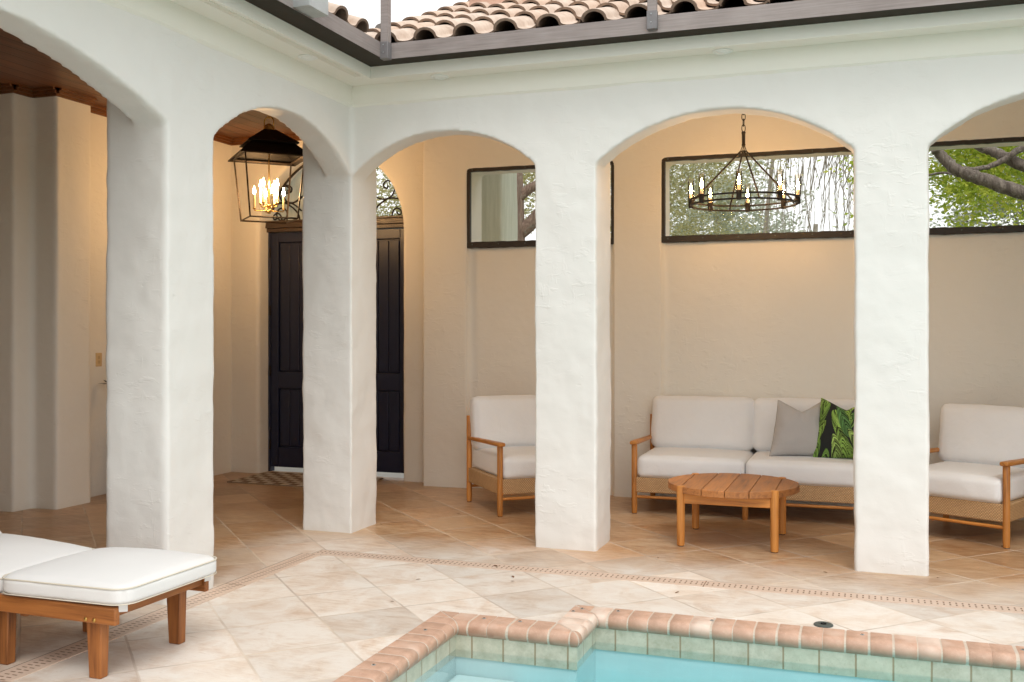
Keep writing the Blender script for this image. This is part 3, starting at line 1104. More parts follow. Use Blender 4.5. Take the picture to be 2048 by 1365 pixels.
cl = thing('porch_ceiling', 'dark stained cedar board ceiling over the left porch', 'ceiling')
bm = new(); box(bm, (-3.85, -5.2, ZT), (-.01, 2.56, ZT + .03)); ob('boards', bm, CEIL, cl)
bm = new()
CZ0, CZ1 = 3.228, ZT
def crown(a, b, n):
    # along a->b, n into the room
    a, b, n = Vector((*a, 0)), Vector((*b, 0)), Vector((*n, 0))
    for (o_, z0, z1) in ((.018, CZ0, CZ1), (.034, CZ0 + .022, CZ1), (.052, CZ1 - .018, CZ1)):
        A, B = a, b + n * o_
        box(bm, (min(A.x, B.x), min(A.y, B.y), z0), (max(A.x, B.x), max(A.y, B.y), z1))
crown((-2.612, .05), (-2.612, .432), (1, 0))
crown((-2.845, .05), (-2.594, .05), (0, -1))
crown((-2.845, -.14), (-2.845, .032), (1, 0))
crown((-3.5, -.14), (-2.827, -.14), (0, -1))
crown((-2.795, .432), (-2.795, 1.55), (1, 0))
crown((-2.795, 1.55), (-2.562, 1.55), (0, -1))
crown((-2.58, 1.55), (-2.58, 2.287), (1, 0))
crown((-2.58, 2.305), (-.42, 2.305), (0, -1))
ob('crown_moulding', bm, CROWN, cl)
bm = new(); box(bm, (-.0095, .2, ZT), (6.3, 2.4, ZT + .03)); o = ob('porch_ceiling', bm, plain('plaster_ceiling', (.80, .77, .70), .7, 0, .05)); tag(o, 'plain plaster ceiling over the sofa porch', 'ceiling')

# ------------------------------------------------------------------ double door
dd = thing('double_door', 'dark navy plank double door under an arched iron transom', 'door', (DC, 2.50, 0))
bm = new()
for s in (-1, 1): box(bm, (s * DH - .022 if s > 0 else s * DH - .02, -.03, 0), (s * DH + .02 if s > 0 else s * DH + .024, .05, 2.372))
ob('door_jamb', bm, NAVY, dd, bevel=.003)
bm = new()
box(bm, (-DH - .02, -.085, 2.41), (DH + .02, .05, 2.462))
box(bm, (-DH - .02, -.10, 2.462), (DH + .02, .05, 2.482))
box(bm, (-DH - .02, -.06, 2.372), (DH + .02, .05, 2.41))
ob('door_head', bm, BROWNP, dd, bevel=.004)
for s in (-1, 1):
    bm = new()
    x0, x1 = (-DH + .026, -.003) if s < 0 else (.003, DH - .026)
    st = .085
    Z0, Z1, ZA, ZB, ZC = .048, 2.366, .245, .83, .99
    ZD = 2.272
    y0, y1 = -.022, .022
    box(bm, (x0, y0, Z0), (x0 + st, y1, Z1)); box(bm, (x1 - st, y0, Z0), (x1, y1, Z1))
    for za, zb in ((Z0, ZA), (ZB, ZC), (ZD, Z1)): box(bm, (x0 + st, y0, za), (x1 - st, y1, zb))
    leaf = ob('door_leaf', bm, NAVY, dd, bevel=.004)
    for za, zb in ((ZA, ZB), (ZC, ZD)):
        bm = new()
        box(bm, (x0 + st, .004, za), (x1 - st, .018, zb))
        n = 5
        w = (x1 - x0 - 2 * st - .03) / n
        for k in range(n):
            box(bm, (x0 + st + .015 + k * w + .003, -.012, za + .016), (x0 + st + .015 + (k + 1) * w - .003, .006, zb - .016))
        ob('panel', bm, NAVY, leaf, bevel=.004)
    for z in (.22, .95, 1.55, 2.12):
        bm = new(); cyl(bm, (x0 - .006 if s < 0 else x1 + .006, -.028, z), (x0 - .006 if s < 0 else x1 + .006, -.028, z + .10), .0075, seg=10)
        ob('hinge', bm, BRONZE, leaf)
bm = new()
for s in (-1, 1):
    cyl(bm, (s * .05, -.06, .98), (s * .05, -.06, 1.24), .010, seg=10)
    for z in (1.0, 1.22): cyl(bm, (s * .05, -.06, z), (s * .05, -.02, z), .008, seg=8)
ob('handle', bm, BRONZE, dd, smooth=40)
# transom ironwork
def img(u, v, y):   # only used to lay out the scrollwork of the transom in its own plane
    f, yaw, cy = 2025.39, .3386, 661.36
    s_, c_ = math.sin(yaw), math.cos(yaw)
    l = (u - 1024) / f
    d = Vector((c_ * l - s_, s_ * l + c_, -(v - cy) / f))
    k = (y + 6.2222) / d.y
    return Vector((3.3674, -6.2222, 1.4)) + d * k
def smooth_curve(pts, n=8):
    P = [Vector(p) for p in pts]
    P = [P[0] * 2 - P[1]] + P + [P[-1] * 2 - P[-2]]
    out = []
    for i in range(1, len(P) - 2):
        for k in range(n):
            t = k / n
            a, b, c, d = P[i - 1], P[i], P[i + 1], P[i + 2]
            out.append(.5 * ((2 * b) + (c - a) * t + (2 * a - 5 * b + 4 * c - d) * t * t + (3 * b - a - 3 * c + d) * t ** 3))
    out.append(P[-2])
    return out
bm = new()
def crop(p): return (520 + p[0] / 6.024, 320 + p[1] / 6.024)
SCR = [[(1330, 400), (1405, 452), (1465, 472), (1530, 468), (1595, 425), (1622, 345), (1595, 275), (1540, 252), (1492, 285), (1497, 330), (1530, 342), (1543, 312)],
       [(1530, 468), (1600, 460), (1695, 472)],
       [(1530, 470), (1450, 530), (1395, 590), (1370, 640), (1360, 690)],
       [(1592, 692), (1596, 640), (1625, 592), (1662, 584), (1700, 612), (1698, 650), (1668, 655), (1645, 625)]]
for c in SCR:
    pts = [img(*crop(p), 2.44) for p in c]
    for mir in (0, 1):
        q = [Vector(((2 * DC - p.x) if mir else p.x, p.y, p.z)) for p in pts]
        q = [p - Vector((DC, 2.50, 0)) for p in smooth_curve(q)]
        tube(bm, q, .0085, 7)
SCL = [[(180, 330), (240, 240), (300, 165), (395, 65), (520, -30)], [(240, 400), (268, 350), (318, 308), (378, 335), (378, 382), (345, 392), (332, 362)], [(268, 430), (330, 508), (400, 516), (470, 482), (560, 400)], [(200, 520), (275, 515), (345, 512), (430, 552), (500, 615)]]
for c in SCL:
    pts = [img(*crop(p), 2.46) for p in c]
    for mir in (0, 1):
        if c is not SCL[0] and mir: continue
        q = [Vector(((2 * DC - p.x) if mir else p.x, p.y, p.z)) for p in pts]
        q = [p - Vector((DC, 2.50, 0)) for p in smooth_curve(q)]
        if all((p.x ** 2 + (p.z - 2.35) ** 2) < .80 ** 2 or p.z < 2.35 for p in q) or c is not SCL[0]:
            tube(bm, q, .010 if c is SCL[0] else .0085, 7)
ring = [(-.60 + .06 * math.cos(a), -.06, 2.545 + .06 * math.sin(a)) for a in [2 * PI * k / 24 for k in range(24)]]
tube(bm, ring, .008, 7, closed=True)
arcp = [(.765 * math.cos(PI * k / 40), -.03, 2.35 + .765 * math.sin(PI * k / 40)) for k in range(4, 37)]
tube(bm, arcp, .012, 7)
ob('transom_scrollwork', bm, IRON, dd, smooth=60)

# doormat
def m_mat():
    m = NT('checker_mat')
    p = m.coord('Object')
    s = m.sep(p)
    a = m.math('FLOOR', m.math('DIVIDE', s[0], .085))
    b = m.math('FLOOR', m.math('DIVIDE', s[1], .085))
    k = m.math('MODULO', m.math('ADD', m.math('ADD', a, b), 100), 2.0)
    n = m.noise(p, 160, 3)
    c = m.mix(k, (.20, .125, .08), (.58, .50, .40))
    m.base(m.mix(m.math('MULTIPLY', n, .4), c, (.2, .15, .11)))
    m.rough(.95)
    m.bump(n, .6, .006)
    return m.mat
bm = new(); box(bm, (-.65, -.34, .001), (.61, .34, .013))
o = ob('doormat', bm, m_mat(), bevel=.004)
o.location = (-1.55, 2.03, 0)
tag(o, 'brown and beige checked doormat in front of the navy door', 'doormat')

# outlet and plant in the left recess
ot = thing('outlet_plate', 'small ivory outlet plate on the left porch wall', 'outlet', (-2.797, .716, 1.152))
bm = new(); box(bm, (0, -.036, -.058), (.008, .036, .058)); pl = ob('plate', bm, IVORY, ot, bevel=.004)
for z in (-.02, .02):
    bm = new(); box(bm, (.0078, -.012, z - .013), (.011, .012, z + .013)); ob('socket', bm, plain('socket_face', (.50, .36, .19), .5, 0, .1, 40), pl, bevel=.003)
pt = thing('potted_plant', 'dark leaved potted plant mostly hidden behind the left pillar', 'plant', (-2.40, .90, 0))
bm = new(); lathe(bm, [(.09, 0), (.12, .02), (.15, .30), (.16, .34), (.145, .34), (.135, .30), (.0, .29)], (0, 0, 0), 24); ob('pot', bm, plain('glazed_pot', (.18, .15, .12), .4, 0, .2, 10), pt, smooth=40)
bm = new()
for k in range(6):
    a = 2 * PI * k / 6
    tube(bm, smooth_curve([(0.02 * math.cos(a), .02 * math.sin(a), .28), (.06 * math.cos(a), .06 * math.sin(a), .6), (.10 * math.cos(a), .10 * math.sin(a), .86)]), .006, 6)
tube(bm, smooth_curve([(.02, -.02, .3), (.05, -.06, .7), (-.10, -.14, .93), (-.28, -.20, .955)]), .005, 6)
ob('stem', bm, LEAF_DARK, pt)
bm = new()
def leaf_blade(bm, base, d, L, w, droop=.2):
    d = Vector(d).normalized()
    side = d.cross(Vector((0, 0, 1)))
    if side.length < .1: side = Vector((1, 0, 0))
    side.normalize()
    base = Vector(base)
    prev = None
    n = 5
    for i in range(n + 1):
        t = i / n
        c = base + d * L * t - Vector((0, 0, droop * L * t * t))
        ww_ = w * math.sin(PI * min(1, .08 + t * .92)) if i < n else 0.0005
        pr = [bm.verts.new(c - side * ww_), bm.verts.new(c + Vector((0, 0, -.12 * ww_))), bm.verts.new(c + side * ww_)]
        if prev:
            bm.faces.new([prev[0], prev[1], pr[1], pr[0]])
            bm.faces.new([prev[1], prev[2], pr[2], pr[1]])
        prev = pr
rnd = random.Random(3)
for k in range(26):
    a = rnd.uniform(0, 2 * PI)
    z = rnd.uniform(.55, .92)
    leaf_blade(bm, (.10 * math.cos(a), .10 * math.sin(a), z), (math.cos(a), math.sin(a), .5), .12, .022, .4)
for (bx_, dx, dy, dz, L) in ((-.21, -.9, -.25, .25, .09), (-.26, -1, .0, .05, .09), (-.28, -1, -.35, .12, .10), (-.20, -.5, -.3, .75, .08), (-.24, -.8, .3, -.1, .08), (-.27, -.7, -.2, .5, .07)):
    leaf_blade(bm, (bx_, -.19, .95), (dx, dy, dz), L, .026, .1)
ob('foliage', bm, LEAF_DARK, pt)

# ------------------------------------------------------------------ seating
def arm(bm, x, y0, y1, z0, z1):
    """paddle-shaped arm from the rear post (y1,z1) to the front leg (y0,z0)"""
    n = 12
    rings = []
    for i in range(n + 1):
        t = i / n
        y = y1 + (y0 - y1) * t
        z = z1 + (z0 - z1) * t
        w = .021 + .019 * (t ** 1.4)
        if i == n: w *= .72
        if i == n - 1: w *= .95
        h = .014
        rings.append([bm.verts.new((x + sx * w * q, y, z + sz * h * r)) for sx, sz, q, r in ((-1, -1, .8, 1), (1, -1, .8, 1), (1, -.2, 1, 1), (1, 1, .82, 1), (-1, 1, .82, 1), (-1, -.2, 1, 1))])
    for a, b in zip(rings, rings[1:]):
        for k in range(6): bm.faces.new([a[k], a[(k + 1) % 6], b[(k + 1) % 6], b[k]])
    bm.faces.new(rings[0]); bm.faces.new(list(reversed(rings[-1])))
    bmesh.ops.recalc_face_normals(bm, faces=bm.faces)
def seat_unit(name, label, cat, loc, rz, w, dep, seats, group=None):
    t = thing(name, label, cat, loc, rz, group)
    hw, hd = w / 2, dep / 2
    lr = .0225
    for sx in (-1, 1):
        for fr in (1, 0):
            bm = new()
            y = -hd if fr else hd
            ztop = .530 if fr else .705
            prof = [(lr * .85, .004), (lr * .92, .012), (lr, .05), (lr, ztop - .004), (lr * .9, ztop)]
            lathe(bm, prof, (sx * hw, y, 0), 14)
            lg = ob('leg', bm, TEAK[2], t, smooth=40)
            bm = new(); lathe(bm, [(lr * .8, 0), (lr * .8, .005)], (sx * hw, y, 0), 12); ob('foot', bm, RUBBER, lg)
        bm = new(); arm(bm, sx * hw, -hd - .045, hd + .01, .544, .522); ob('armrest', bm, TEAK[1], t, smooth=35, bevel=.006)
    if seats == 2:
        for y in (-hd, hd):
            bm = new(); lathe(bm, [(lr * .85, 0), (lr * .92, .01), (lr, .05), (lr, .20)], (0, y + (.012 if y < 0 else -.012), 0), 14); ob('leg', bm, TEAK[2], t, smooth=40)
    bm = new()
    z0, z1, th = .165, .280, .013
    box(bm, (-hw + lr * .6, -hd - th, z0), (hw - lr * .6, -hd + th, z1))
    box(bm, (-hw + lr * .6, hd - th, z0), (hw - lr * .6, hd + th, z1))
    box(bm, (-hw - th, -hd + lr * .6, z0), (-hw + th, hd - lr * .6, z1))
    box(bm, (hw - th, -hd + lr * .6, z0), (hw + th, hd - lr * .6, z1))
    ob('woven_apron', bm, WEAVE, t, bevel=.006)
    bm = new(); box(bm, (-hw + .012, -hd + .012, .262), (hw - .012, hd - .012, .279)); ob('seat_base', bm, WEAVE, t)
    for y in (-hd, hd):
        bm = new(); cyl(bm, (-hw, y, .130), (hw, y, .130), .0115, seg=10); ob('stretcher', bm, TEAK[0], t, smooth=40)
    for z in (.66, .50):
        bm = new(); cyl(bm, (-hw, hd, z), (hw, hd, z), .016, seg=12); ob('back_rail', bm, TEAK[0], t, smooth=40)
    cw = (w - .030) / seats
    for k in range(seats):
        cx = -hw + .015 + cw * (k + .5)
        bm = new()
        cushion(bm, (cx, -.015, .360), (cw / 2 - .004, dep / 2 + .012, .085), .045, (.004, .012, .014), wr=.005, seed=k * 3 + w)
        ob('seat_cushion', bm, CANVAS, t, smooth=180)
        M = Matrix.Translation((cx, hd - .105, .440)) @ Matrix.Rotation(R(-9), 4, 'X')
        bm = new()
        bw = cw / 2 + (.018 if seats == 1 else .004)
        cushion(bm, (0, 0, .212), (bw, .078, .212), .055, (.004, .020, .006), M, wr=.006, seed=k * 5 + w * 2)
        ob('back_cushion', bm, CANVAS, t, smooth=180)
    return t
DEP = .72
f1 = Vector((.481, -.563)).normalized()
a1 = math.atan2(f1.x, -f1.y)            # local -y -> facing
W1 = .70
r1 = Vector((math.cos(a1), math.sin(a1)))
front = Vector((.755, .925))
c1 = front + r1 * (W1 / 2) - f1 * (DEP / 2)
seat_unit('armchair', 'teak armchair with off-white cushions left of the sofa, half hidden by a pillar', 'armchair', (c1.x, c1.y, 0), a1, W1, DEP, 1, 'teak armchairs flanking the sofa')
f2 = Vector((-.457, -.89)).normalized()
a2_ = math.atan2(f2.x, -f2.y)
r2 = Vector((math.cos(a2_), math.sin(a2_)))
front2 = Vector((4.203, .973))
c2 = front2 - r2 * (W1 / 2) - f2 * (DEP / 2)
seat_unit('armchair', 'teak armchair with off-white cushions right of the sofa, cut by the frame edge', 'armchair', (c2.x, c2.y, 0), a2_, W1, DEP, 1, 'teak armchairs flanking the sofa')
SW = 1.66
seat_unit('sofa', 'teak two-seat sofa with off-white cushions and woven base', 'sofa', (1.676 + SW / 2, 1.402 + .35, 0), 0, SW, .70, 2)

# throw pillows
def throw(name, label, mat, loc, rot, size, paint=None, n=60, taper=.3):
    bm = new()
    uvl = bm.loops.layers.uv.new('UVMap')
    cl_ = bm.loops.layers.float_color.new('Col') if paint is not None else None
    grid = {}
    hs = size / 2
    for side in (-1, 1):
        for i in range(n + 1):
            for j in range(n + 1):
                if side == 1 and (i in (0, n) or j in (0, n)):
                    grid[(side, i, j)] = grid[(-1, i, j)]
                    continue
                u, v = -1 + 2 * i / n, -1 + 2 * j / n
                # outline: pinched sides, chopped top
                chop = .48 * max(0, 1 - abs(u) * 1.06) ** 1.1
                x = (u - taper * .5 * (v + 1) * (u - 1) * .5) * hs * (1 - .07 * (1 - v * v) * abs(u)) * (1 - .06 * (v > 0) * v)
                top = 1 - chop * (max(0, v) ** 2.0)
                z = hs * v * (top if v > 0 else (1 - .05 * (1 - u * u)))
                th = .105 * ((1 - abs(u) ** 2.6) * (1 - abs(v) ** 2.6)) ** .55
                # chop crease
                th *= 1 - .30 * math.exp(-(u / .13) ** 2) * max(0, v)
                y = side * th + .010 * mnoise.noise(Vector((u * 2.3 + 5, v * 2.3, side)))
                grid[(side, i, j)] = bm.verts.new((x, y, z))
    for side in (-1, 1):
        for i in range(n):
            for j in range(n):
                ij = [(i, j), (i + 1, j), (i + 1, j + 1), (i, j + 1)]
                if side == 1: ij.reverse()
                try: f = bm.faces.new([grid[(side, a, b)] for a, b in ij])
                except ValueError: continue
                for lp, (a, b) in zip(f.loops, ij):
                    lp[uvl].uv = (a / n, b / n)
                    if cl_: lp[cl_] = (*paint(a / n, b / n), 1)
    o = ob(name, bm, mat, smooth=180)
    o.location = loc
    o.rotation_euler = rot
    return tag(o, label, 'throw pillow')
def palm_canvas(N=300):
    img_ = np.zeros((N, N, 3), np.float32)
    img_[:] = (.012, .014, .013)
    rg = random.Random(11)
    fr = []
    for gy in range(5, -1, -1):
        for gx in range(6):
            fr.append(((gx + rg.uniform(-.3, .6)) / 5.5, (gy + rg.uniform(-.2, .7)) / 5, rg.choice((-75, -105, -55, -125, 70, 110)) + rg.uniform(-15, 15), rg.uniform(.45, .7)))
    rg.shuffle(fr)
    yy, xx = np.mgrid[0:N, 0:N] / N
    for (x0, y0, ang, L) in fr:
        base = rg.choice([(.08, .19, .05), (.20, .34, .06), (.15, .28, .05), (.28, .42, .10)])
        curl = rg.uniform(-1.2, 1.2)
        px, py, a = x0, y0, R(ang)
        m = 24
        for i in range(m):
            t = i / m
            a += R(curl)
            px += math.cos(a) * L / m; py += math.sin(a) * L / m
            ll = .23 * math.sin(PI * (t * .9 + .08)) + .03
            for s in (-1, 1):
                b = a + s * R(46 - 22 * t)
                sh = rg.choice((.10, .45, .8, 1.0, 1.25, 1.6))
                c = tuple(q * sh for q in base)
                qx, qy = px, py
                K = 40
                for k in range(K):
                    b -= s * R(.9)
                    qx += math.cos(b) * ll / K; qy += math.sin(b) * ll / K
                    wd = .0058 * (1 - k / K) + .002
                    i0, i1 = int((qx - wd) * N), int((qx + wd) * N) + 1
                    j0, j1 = int((qy - wd) * N), int((qy + wd) * N) + 1
                    i0, j0 = max(i0, 0), max(j0, 0)
                    if i1 > i0 and j1 > j0: img_[j0:j1, i0:i1] = c
    return img_
PC = palm_canvas()
def paint(u, v):
    N = PC.shape[0]
    return PC[min(N - 1, int(v * N)), min(N - 1, int(u * N))]
throw('throw_pillow', 'grey ticking-stripe pillow with a chopped top on the sofa', STRIPE, (2.86, 1.70, .660), (R(-13), R(1), R(14)), .43)
throw('throw_pillow', 'black pillow printed with green palm fronds beside the pillar', PALM, (3.19, 1.69, .672), (R(-13), R(-2), R(2)), .46, paint, 210)

# coffee table
tb = thing('coffee_table', 'round slatted teak coffee table in front of the sofa', 'coffee table', (2.512, .648, 0))
TR, TZ0, TZ1 = .428, .345, .388
xs = [-.43, -.298, -.149, 0, .149, .298, .43]
for i in range(6):
    a, b = xs[i] + (.0025 if i else 0), xs[i + 1] - (.0025 if i < 5 else 0)
    pts = []
    n = 10
    for k in range(n + 1):
        x = a + (b - a) * k / n
        pts.append((x, -math.sqrt(max(1e-6, TR * TR - x * x))))
    for k in range(n + 1):
        x = b + (a - b) * k / n
        pts.append((x, math.sqrt(max(1e-6, TR * TR - x * x))))
    q = []
    for p in pts:
        if not q or (Vector(p) - Vector(q[-1])).length > 1e-4: q.append(p)
    if (Vector(q[0]) - Vector(q[-1])).length < 1e-4: q.pop()
    bm = new()
    prism(bm, q, lambda p, t: (p[0], p[1], t), TZ0, TZ1)
    ob('slat', bm, TEAKTOP, tb, bevel=.0025)
for sx in (-1, 1):
    for sy in (-1, 1):
        bm = new()
        lathe(bm, [(.024, .006), (.0255, .02), (.0275, .37), (.0265, .388), (.022, .392)], (sx * .296, sy * .30, 0), 16)
        lg = ob('leg', bm, TEAK[2], tb, smooth=40)
        bm = new(); lathe(bm, [(.020, 0), (.020, .007)], (sx * .296, sy * .30, 0), 12); ob('foot', bm, RUBBER, lg)
for sy in (-1, 1):
    bm = new(); box(bm, (-.296, sy * .298 - .011, .278), (.296, sy * .298 + .011, .344)); ob('apron', bm, TEAK[0], tb, bevel=.004)
for sx in (-1, 1):
    bm = new(); box(bm, (sx * .29 - .011, -.286, .285), (sx * .29 + .011, .286, .3435)); ob('apron', bm, TEAK[1], tb, bevel=.004)

# sun lounger
lo = thing('sun_lounger', 'wooden sun lounger with white piped cushion at the lower left', 'sun lounger', (0, -2.665, 0), R(-1.2))
YF, YB = -.285, .275
for y in (YF, YB):
    bm = new(); box(bm, (-1.5, y - .014, .232), (.572, y + .014, .302)); rail = ob('side_rail', bm, ACACIA[0], lo, bevel=.006)
    if y == YF:
        for x in (.425, .468):
            bm = new(); lathe(bm, [(.0085, .0), (.0085, .003), (.004, .006), (0, .006)], (0, 0, 0), 14)
            b_ = ob('bolt', bm, BRASS, rail, smooth=40); b_.location = (x, y - .014, .247); b_.rotation_euler = (R(90), 0, 0)
bm = new(); box(bm, (.535, YF + .0145, .262), (.556, YB - .0145, .300)); ob('end_rail', bm, ACACIA[1], lo, bevel=.004)
bm = new(); box(bm, (.05, YF + .0145, .215), (.085, YB - .0145, .245)); ob('cross_rail', bm, ACACIA[1], lo, bevel=.004)
for k in range(28):
    x = .495 - k * .07
    bm = new(); box(bm, (x - .022, YF + .0145, .276), (x + .022, YB - .0145, .292)); ob('slat', bm, ACACIA[1], lo, bevel=.003)
for x in (.435, -.055, -1.25):
    for y, s in ((YF + .040, 1), (YB - .040, -1)):
        bm = new()
        t0 = [bm.verts.new((x + a * .040, y + b * .024, .258)) for a, b in ((-1, -1), (1, -1), (1, 1), (-1, 1))]
        t1 = [bm.verts.new((x + .004 + a * .029, y + b * .0225, 0)) for a, b in ((-1, -1), (1, -1), (1, 1), (-1, 1))]
        bm.faces.new(t0); bm.faces.new(list(reversed(t1)))
        for k in range(4): bm.faces.new([t0[k], t1[k], t1[(k + 1) % 4], t0[(k + 1) % 4]])
        bmesh.ops.recalc_face_normals(bm, faces=bm.faces)
        ob('leg', bm, ACACIA[2], lo, bevel=.005)
def pad(x0, x1, tilt, seed):
    L = x1 - x0
    M = Matrix.Translation((x0 + L / 2, -.005, .349)) @ Matrix.Rotation(tilt, 4, 'Y')
    bm = new()
    hx, hy, hz = L / 2, .312, .034
    cushion(bm, (0, 0, 0), (hx, hy, hz), .018, (.004, .004, .046), M, n=18, wr=.005, seed=seed, low=.1)
    RC = .075
    Mi = M.inverted()
    for v in bm.verts:
        q = Mi @ v.co
        dx, dy = abs(q.x) - (hx - RC), abs(q.y) - (hy - RC)
        if dx > 0 and dy > 0:
            k = max(dx, dy) / math.hypot(dx, dy)
            q.x = math.copysign(hx - RC + dx * k, q.x)
            q.y = math.copysign(hy - RC + dy * k, q.y)
            v.co = M @ q
    c = ob('cushion', bm, LOUNGE_F, lo, smooth=180)
    bm = new()
    for z, rr in ((hz - .003, .0034), (-hz + .003, .0022)):
        tube(bm, [M @ Vector(p) for p in rrect_loop(hx + .001, hy + .001, RC, z)], rr, 6, closed=True)
    ob('piping', bm, PIPING, c, smooth=60)
    return c
c = pad(-.035, .632, R(-.6), 2)
pad(-.70, -.045, R(3.2), 5)
for (x, y, a) in ((.588, YF + .012, 40), (.59, YB - .015, 70)):
    bm = new()
    M = Matrix.Translation((x, y, .316)) @ Matrix.Rotation(R(a), 4, 'Z') @ Matrix.Rotation(R(14), 4, 'X')
    box(bm, (-.017, -.002, -.034), (.017, .002, .006), M)
    ob('tie_tab', bm, LOUNGE_F, c, bevel=.002)
hb = Matrix.Translation((-.70, 0, .35)) @ Matrix.Rotation(R(38), 4, 'Y')
bm = new(); cushion(bm, (-.36, 0, .02), (.36, .315, .04), .016, (.003, .003, .028), hb, n=12); ob('cushion', bm, LOUNGE_F, lo, smooth=180)
bm = new()
for y in (-.24, .24): box(bm, (-.72, y - .014, -.055), (0, y + .014, -.025), hb)
for k in range(9): box(bm, (-.70 + k * .08, -.226, -.05), (-.66 + k * .08, .226, -.03), hb)
ob('back_frame', bm, ACACIA[0], lo)

# ------------------------------------------------------------------ lantern
LX, LY = -1.49, 1.288
ln = thing('lantern', 'large dark bronze lantern with lit brass candles hanging by the door', 'lantern', (LX, LY, 0))
def diag(h, z): return [Vector((-h, 0, z)), Vector((0, -h, z)), Vector((h, 0, z)), Vector((0, h, z))]
bm = new()
hb_, ht_, zb_, zt_ = .281, .352, 2.352, 2.885
B_, T_ = diag(hb_, zb_), diag(ht_, zt_)
for k in range(4):
    tube(bm, [B_[k] - Vector((0, 0, .006)), T_[k]], .0085, 4)
    tube(bm, [B_[k], B_[(k + 1) % 4]], .0075, 4)
    tube(bm, [T_[k], T_[(k + 1) % 4]], .011, 4)
ob('frame', bm, BRONZE, ln)
bm = new()
lv = [(.418, 2.872), (.415, 2.884), (.262, 2.985), (.300, 2.990), (.297, 3.000), (.075, 3.118), (.0, 3.118)]
lv_in = [(.0, 3.10), (.06, 3.10), (.26, 2.975), (.40, 2.872)]
prev = None
for h, z in lv_in + lv:
    pass
def shell(bm, levels):
    prev = None
    for h, z in levels:
        r_ = [bm.verts.new(p) for p in diag(max(h, .0005), z)]
        if prev:
            for k in range(4): bm.faces.new([prev[k], prev[(k + 1) % 4], r_[(k + 1) % 4], r_[k]])
        prev = r_
shell(bm, lv)
shell(bm, [(.410, 2.8725), (.268, 2.972), (.05, 3.105)])
ob('roof', bm, BLACKM, ln)
bm = new(); lathe(bm, [(.052, 3.112), (.048, 3.15), (.028, 3.165), (.014, 3.175), (0, 3.178)], (0, 0, 0), 18); ob('cap', bm, BRASS, ln, smooth=40)
bm = new()
tube(bm, [(.048 * math.cos(a), 0, 3.185 + .048 * math.sin(a)) for a in [R(-30 + 240 * k / 16) for k in range(17)]], .005, 7)
ob('loop', bm, BRASS, ln, smooth=60)
def chain(bm, x, y, z0, z1, L=.03, w=.011, r=.0028, tw=0):
    n = max(1, round((z1 - z0) / (L * .78)))
    st = (z1 - z0) / n
    for k in range(n + 1):
        zc = z0 + st * k
        pts = []
        for i in range(14):
            a = 2 * PI * i / 14
            px, pz = w * math.cos(a), L / 2 * math.sin(a)
            ang = tw + (PI / 2 if k % 2 else 0)
            pts.append((x + px * math.cos(ang), y + px * math.sin(ang), zc + pz))
        tube(bm, pts, r, 6, closed=True)
bm = new(); chain(bm, 0, 0, 3.235, 3.285, tw=.3); ob('chain', bm, BRASS, ln, smooth=60)
bm = new()
tube(bm, [(0, 0, 3.10), (0, 0, 2.405)], .006, 8)
lathe(bm, [(.0, 2.40), (.014, 2.405), (.020, 2.42), (.014, 2.435), (.008, 2.44), (.008, 2.455), (.018, 2.465), (.018, 2.475), (.008, 2.485)], (0, 0, 0), 14)
spots = []
for k in range(4):
    a = R(90 * k)
    spots.append((.083 * math.cos(a), .083 * math.sin(a), 2.492, .138, 2.462))
    a = R(45 + 90 * k)
    spots.append((.125 * math.cos(a), .125 * math.sin(a), 2.445, .118, 2.425))
for (x, y, z, L, za) in spots:
    tube(bm, [(0, 0, za), (x, y, za), (x, y, z)], .0048, 6)
    lathe(bm, [(.005, -.012), (.014, -.004), (.014, .0), (.010, .003)], (x, y, z), 12)
ob('candelabra', bm, BRASS, ln, smooth=40)
FL = [(.004, 0), (.008, .006), (.0112, .020), (.009, .035), (.0042, .050), (.0013, .066), (0, .07)]
for (x, y, z, L, za) in spots:
    bm = new(); cyl(bm, (x, y, z), (x, y, z + L), .0095, seg=12); cd = ob('candle', bm, CANDLE, ln, smooth=40)
    bm = new(); lathe(bm, FL, (x, y, z + L), 12); ob('bulb', bm, BULB, cd, smooth=60)

# ------------------------------------------------------------------ chandelier
ch = thing('chandelier', 'round black iron ring chandelier with eight glass-sleeved lights', 'chandelier', (2.512, 1.26, 0))
CR = .385
YAW = .3386
bm = new()
def circ(r, z, n=64): return [(r * math.cos(2 * PI * k / n), r * math.sin(2 * PI * k / n), z) for k in range(n)]
def flat_ring(bm, r0, r1, z0, z1, n=72):
    rr = []
    for r, z in ((r0, z0), (r1, z0), (r1, z1), (r0, z1)): rr.append([bm.verts.new(p) for p in circ(r, z, n)])
    for i in range(4):
        a, b = rr[i], rr[(i + 1) % 4]
        for k in range(n): bm.faces.new([a[k], a[(k + 1) % n], b[(k + 1) % n], b[k]])
    bmesh.ops.recalc_face_normals(bm, faces=bm.faces)
flat_ring(bm, CR - .010, CR + .008, 2.344, 2.355)
ob('ring', bm, IRON, ch, smooth=40)
bm = new()
flat_ring(bm, CR - .020, CR - .001, 2.306, 2.317)
ob('ring', bm, IRON, ch, smooth=40)
